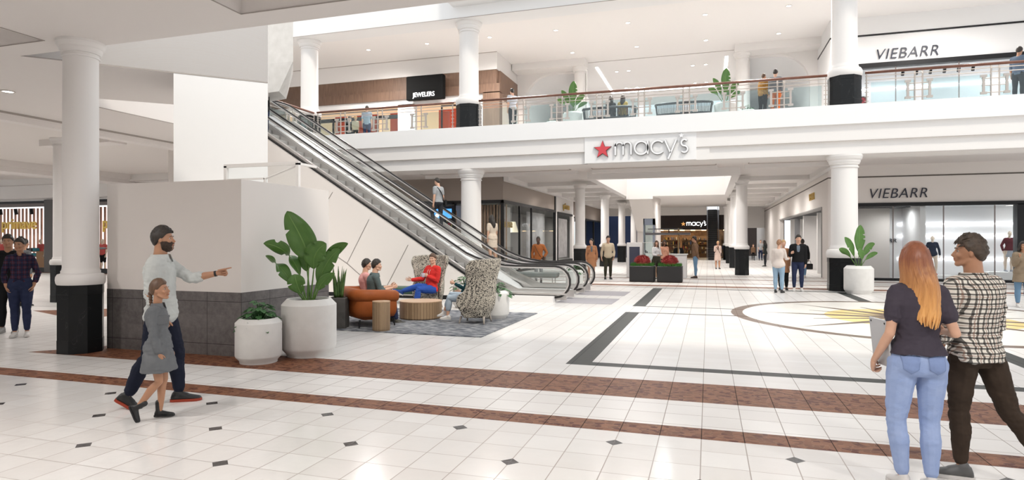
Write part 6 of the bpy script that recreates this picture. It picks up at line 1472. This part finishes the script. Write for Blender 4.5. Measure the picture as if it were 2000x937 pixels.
person('person in grey top and jeans far down the corridor',(4.35,58,0),cyaw(170),1.75,True,'fair',{},dict(hair='crop',hairm=hairB,top=dict(m=grey,sleeve=.4),trousers=dict(m=jeand)),.02)
person('child in brown top far down the corridor',(3.75,58,0),cyaw(175),1.35,False,'fair',{},dict(hairm=hairB,top=dict(m=tancoat),trousers=dict(m=blackc)),.02,child=True)
R_,J_=person('woman in beige coat holding a phone at the right edge',(7.68,19.1,0),cyaw(160),1.66,True,'tan',dict(armR=((.2,.2,-1),(-.35,.6,1),(-.3,.2,1)),handR=('grip',(0,1,0)),armL=((-.2,.1,-1),(.3,.8,.5),(.3,.5,.5))),dict(hair='long',hairm=hairD,hairlen=.22,top=dict(m=beigec,coat=.14,inf=.022,name='coat'),trousers=dict(m=cloth('mid_jean'),inf=.008),shoes=dict(m=shW)),.012)
# ---- upstairs
SB=dict(thighL=(-.1,1,0),thighR=(.1,1,0),shinL=(0,.1,-1),shinR=(0,.1,-1),rootz=.54)
person('woman in grey top with long black hair sitting on the upstairs bench',(-3.78,25.32,6.255),rad(4),1.66,True,'tan',SB,dict(hair='long',hairm=hairD,hairlen=.36,top=dict(m=cloth('charcoal_top',(.06,.06,.065)),loose=.02,sleeve=.6),trousers=dict(m=blackc)),.016)
person('woman in yellow top with black hair sitting on the upstairs bench',(-3.30,25.32,6.255),rad(-4),1.68,True,'tan',SB,dict(hair='long',hairm=hairD,hairlen=.32,top=dict(m=cloth('mustard_top',(.62,.42,.12)),loose=.01,sleeve=.3),trousers=dict(m=jeand)),.016)
person('man in white tee leaning by the railing beside the upper column',(-7.75,24.6,6.255),cyaw(30),1.74,False,'fair',{},dict(hairm=hairD,top=dict(m=cloth('pale_tee',(.55,.56,.6)),sleeve=.35),trousers=dict(m=blackc)),.016)
person('man in blue grey tee looking into the jewelers shop',(-15.2,25.6,6.255),cyaw(5),1.72,False,'fair',{},dict(hairm=hairD,top=dict(m=cloth('pale_blue_tee',(.30,.36,.42)),sleeve=.4),trousers=dict(m=jeand)),.016)
person('child in beige top beside the man outside the jewelers shop',(-15.75,25.5,6.255),cyaw(0),1.25,False,'fair',{},dict(hairm=hairBl,top=dict(m=cream,sleeve=.6),trousers=dict(m=blackc)),.016,child=True)
person('person in black near the jewelers window upstairs',(-17.3,27.5,6.255),cyaw(20),1.74,False,'tan',{},dict(hairm=hairD,top=dict(m=blackc),trousers=dict(m=blackc)),.018)
person('person in grey jacket walking along the bridge near the right column',(2.35,24.6,6.255),cyaw(-30),1.70,False,'fair',{},dict(hairm=hairD,top=dict(m=greyd),trousers=dict(m=cloth('orange_bottom',(.5,.12,.03)))),.016)
person('person in patterned yellow top walking along the bridge',(1.95,24.9,6.255),cyaw(-60),1.66,True,'tan',{},dict(hair='crop',hairm=hairB,top=dict(m=cloth('yellow_pattern',(.45,.28,.05),(.2,.05,.03),scale=30)),trousers=dict(m=blackc)),.016)
person('man in blue shirt carrying a small child on the bridge at right',(9.75,24.5,6.255),cyaw(-60),1.80,False,'tan',dict(armR=((.1,.2,-1),(-.1,1,.3),(-.1,.8,.6))),dict(hairm=hairD,top=dict(m=bluesh,sleeve=.6),trousers=dict(m=cloth('charcoal_trouser'))),.014)
person('small child in grey held in the arms of the man in blue',(10.02,24.62,7.02),cyaw(60),.82,False,'fair',{},dict(hairm=hairD,top=dict(m=grey),trousers=dict(m=cloth('red_trouser',(.4,.03,.03)))),.014,child=True)
person('shopper in grey sleeve reaching out behind the nearest left column',(-28.95,23.0,0),cyaw(-62),1.75,False,'tan',dict(armR=((.1,.9,-.3),(0,1,.05),(0,1,0))),dict(hairm=hairD,top=dict(m=greyd),trousers=dict(m=blackc)),.02)
# ---- mannequins
mann=mat('mannequin_skin',(.72,.60,.48),.35); MATS['skin_mann']=mann; SKINS['mann']=(.72,.60,.48)
def mannequin(label,loc,rz,pose,out,group=None,H=1.75,fem=True):
    r_,j=person(label,loc,rz,H,fem,'mann',pose,dict(out,hair='bald'),.0145,group,cat='mannequin'); r_.name='mannequin'; return r_
mannequin('mannequin in navy jacket, shorts and red boots in the shop window',(9.66,32.45,.16),rad(170),dict(armR=((.35,-.1,-1),(.1,.1,-1),(0,0,-1)),armL=((-.35,-.1,-1),(-.1,.1,-1),(0,0,-1)),thighL=(-.12,0,-1),shinL=(.05,0,-1)),dict(top=dict(m=cloth('navy_jacket',(.008,.014,.035)),sleeve=.95,hem=-.06,inf=.012),shoes=dict(m=mat('red_boot',(.42,.03,.015),.35),boot=.30)))
mannequin('mannequin in burgundy jacket and grey skirt on the white plinth',(12.5,32.3,.35),rad(190),dict(armR=((.45,-.2,-1),(-.1,.3,-1),(0,0,-1)),armL=((-.45,-.1,-1),(-.1,.1,-1),(0,0,-1)),thighR=(.12,0,-1)),dict(top=dict(m=cloth('burgundy',(.10,.008,.015)),sleeve=.95,hem=0,inf=.012),skirt=dict(m=cloth('grey_skirt',(.42,.45,.50)),len=.16,w=.02),shoes=dict(m=mat('grey_boot',(.35,.37,.42),.4),boot=.28)))
for k_,(x_,y_,l) in enumerate(((-41.3,26.9,'left mannequin in salmon tee in the far left shop'),(-37.3,26.4,'mannequin in red tee beside the clothes table in the far left shop'),(-32.75,26.6,'mannequin in salmon tee between column and stone enclosure'))):
    mannequin(l,(x_,y_,.0),cyaw(170),{},dict(top=dict(m=cloth('salmon',(.52,.10,.09)),sleeve=.33),trousers=dict(m=blackc,end=.9 if k_==1 else .55)),'mannequins in the far left shop',H=1.78,fem=False)
# ================================================================== FILL SPOTS FOR HALL AND SHOPS
for x_ in (-12,-8,-3,2.5): spot(x_,26.4,4.92,SP*1.3)
for x_ in (-8,3.1):
    for y_ in (35.8,40.2,48.2,56.2): spot(x_,y_,4.62,SP*1.5,r=.4)  # corridor spots added to brighten the soffits, no fixtures modelled
for y_ in (46,54): spot(-2,y_,4.9,SP*1.8)
for x_,y_ in ((-20,10),(-20,18),(-30,12),(-30,20),(-38,16),(-24,22),(-13.5,12.5)): spot(x_,y_,4.7,SP*1.8,r=.3)
for x_ in (-40,-34,-30): spot(x_,26.4,3.7,SP*.35,col=(1,.97,.95))
for x_ in (8,10.5,13.5): spot(x_,31.6,3.2,SP*.32,col=(1,1,1))
for y_ in (34,38,43): spot(7.0,y_,3.15,SP*.3)
for x_ in (-15,-11.5): spot(x_,32.5,3.65,SP*.8)
for y_ in (34,40,46,54): spot(-11.6,y_,3.6,SP*.6)
for x_ in (-3,0): spot(x_,64.5,2.7,SP*.35,col=(1,.78,.5))
for x_,e_ in ((-16,6),(-9.5,8),(-3,10),(3.2,8),(9,3.5)): spot(x_,27.2,11.2,SP*e_,r=.3)
for x_ in (-8,-2.5,3.2): spot(x_,37,11.1,SP*6,r=.3)
for x_ in (-19.5,-17,-13.5,-12): spot(x_,32,10.2,SP*.6,col=(1,.85,.65))
for x_ in (8,12): spot(x_,31.8,9.8,SP*.5,col=(1,1,1))
for x_ in (-10.5,-6,0,5): spot(x_,1.5,4.7,SP*1.6,r=.3)  # added spots without fixtures; their floor bounce brightens the near ceiling
spot(-8.3,36,8.6,SP*1.6,170); spot(3.4,36,8.6,SP*1.6,170)  # unseen spots added inside the vaults to brighten the arches
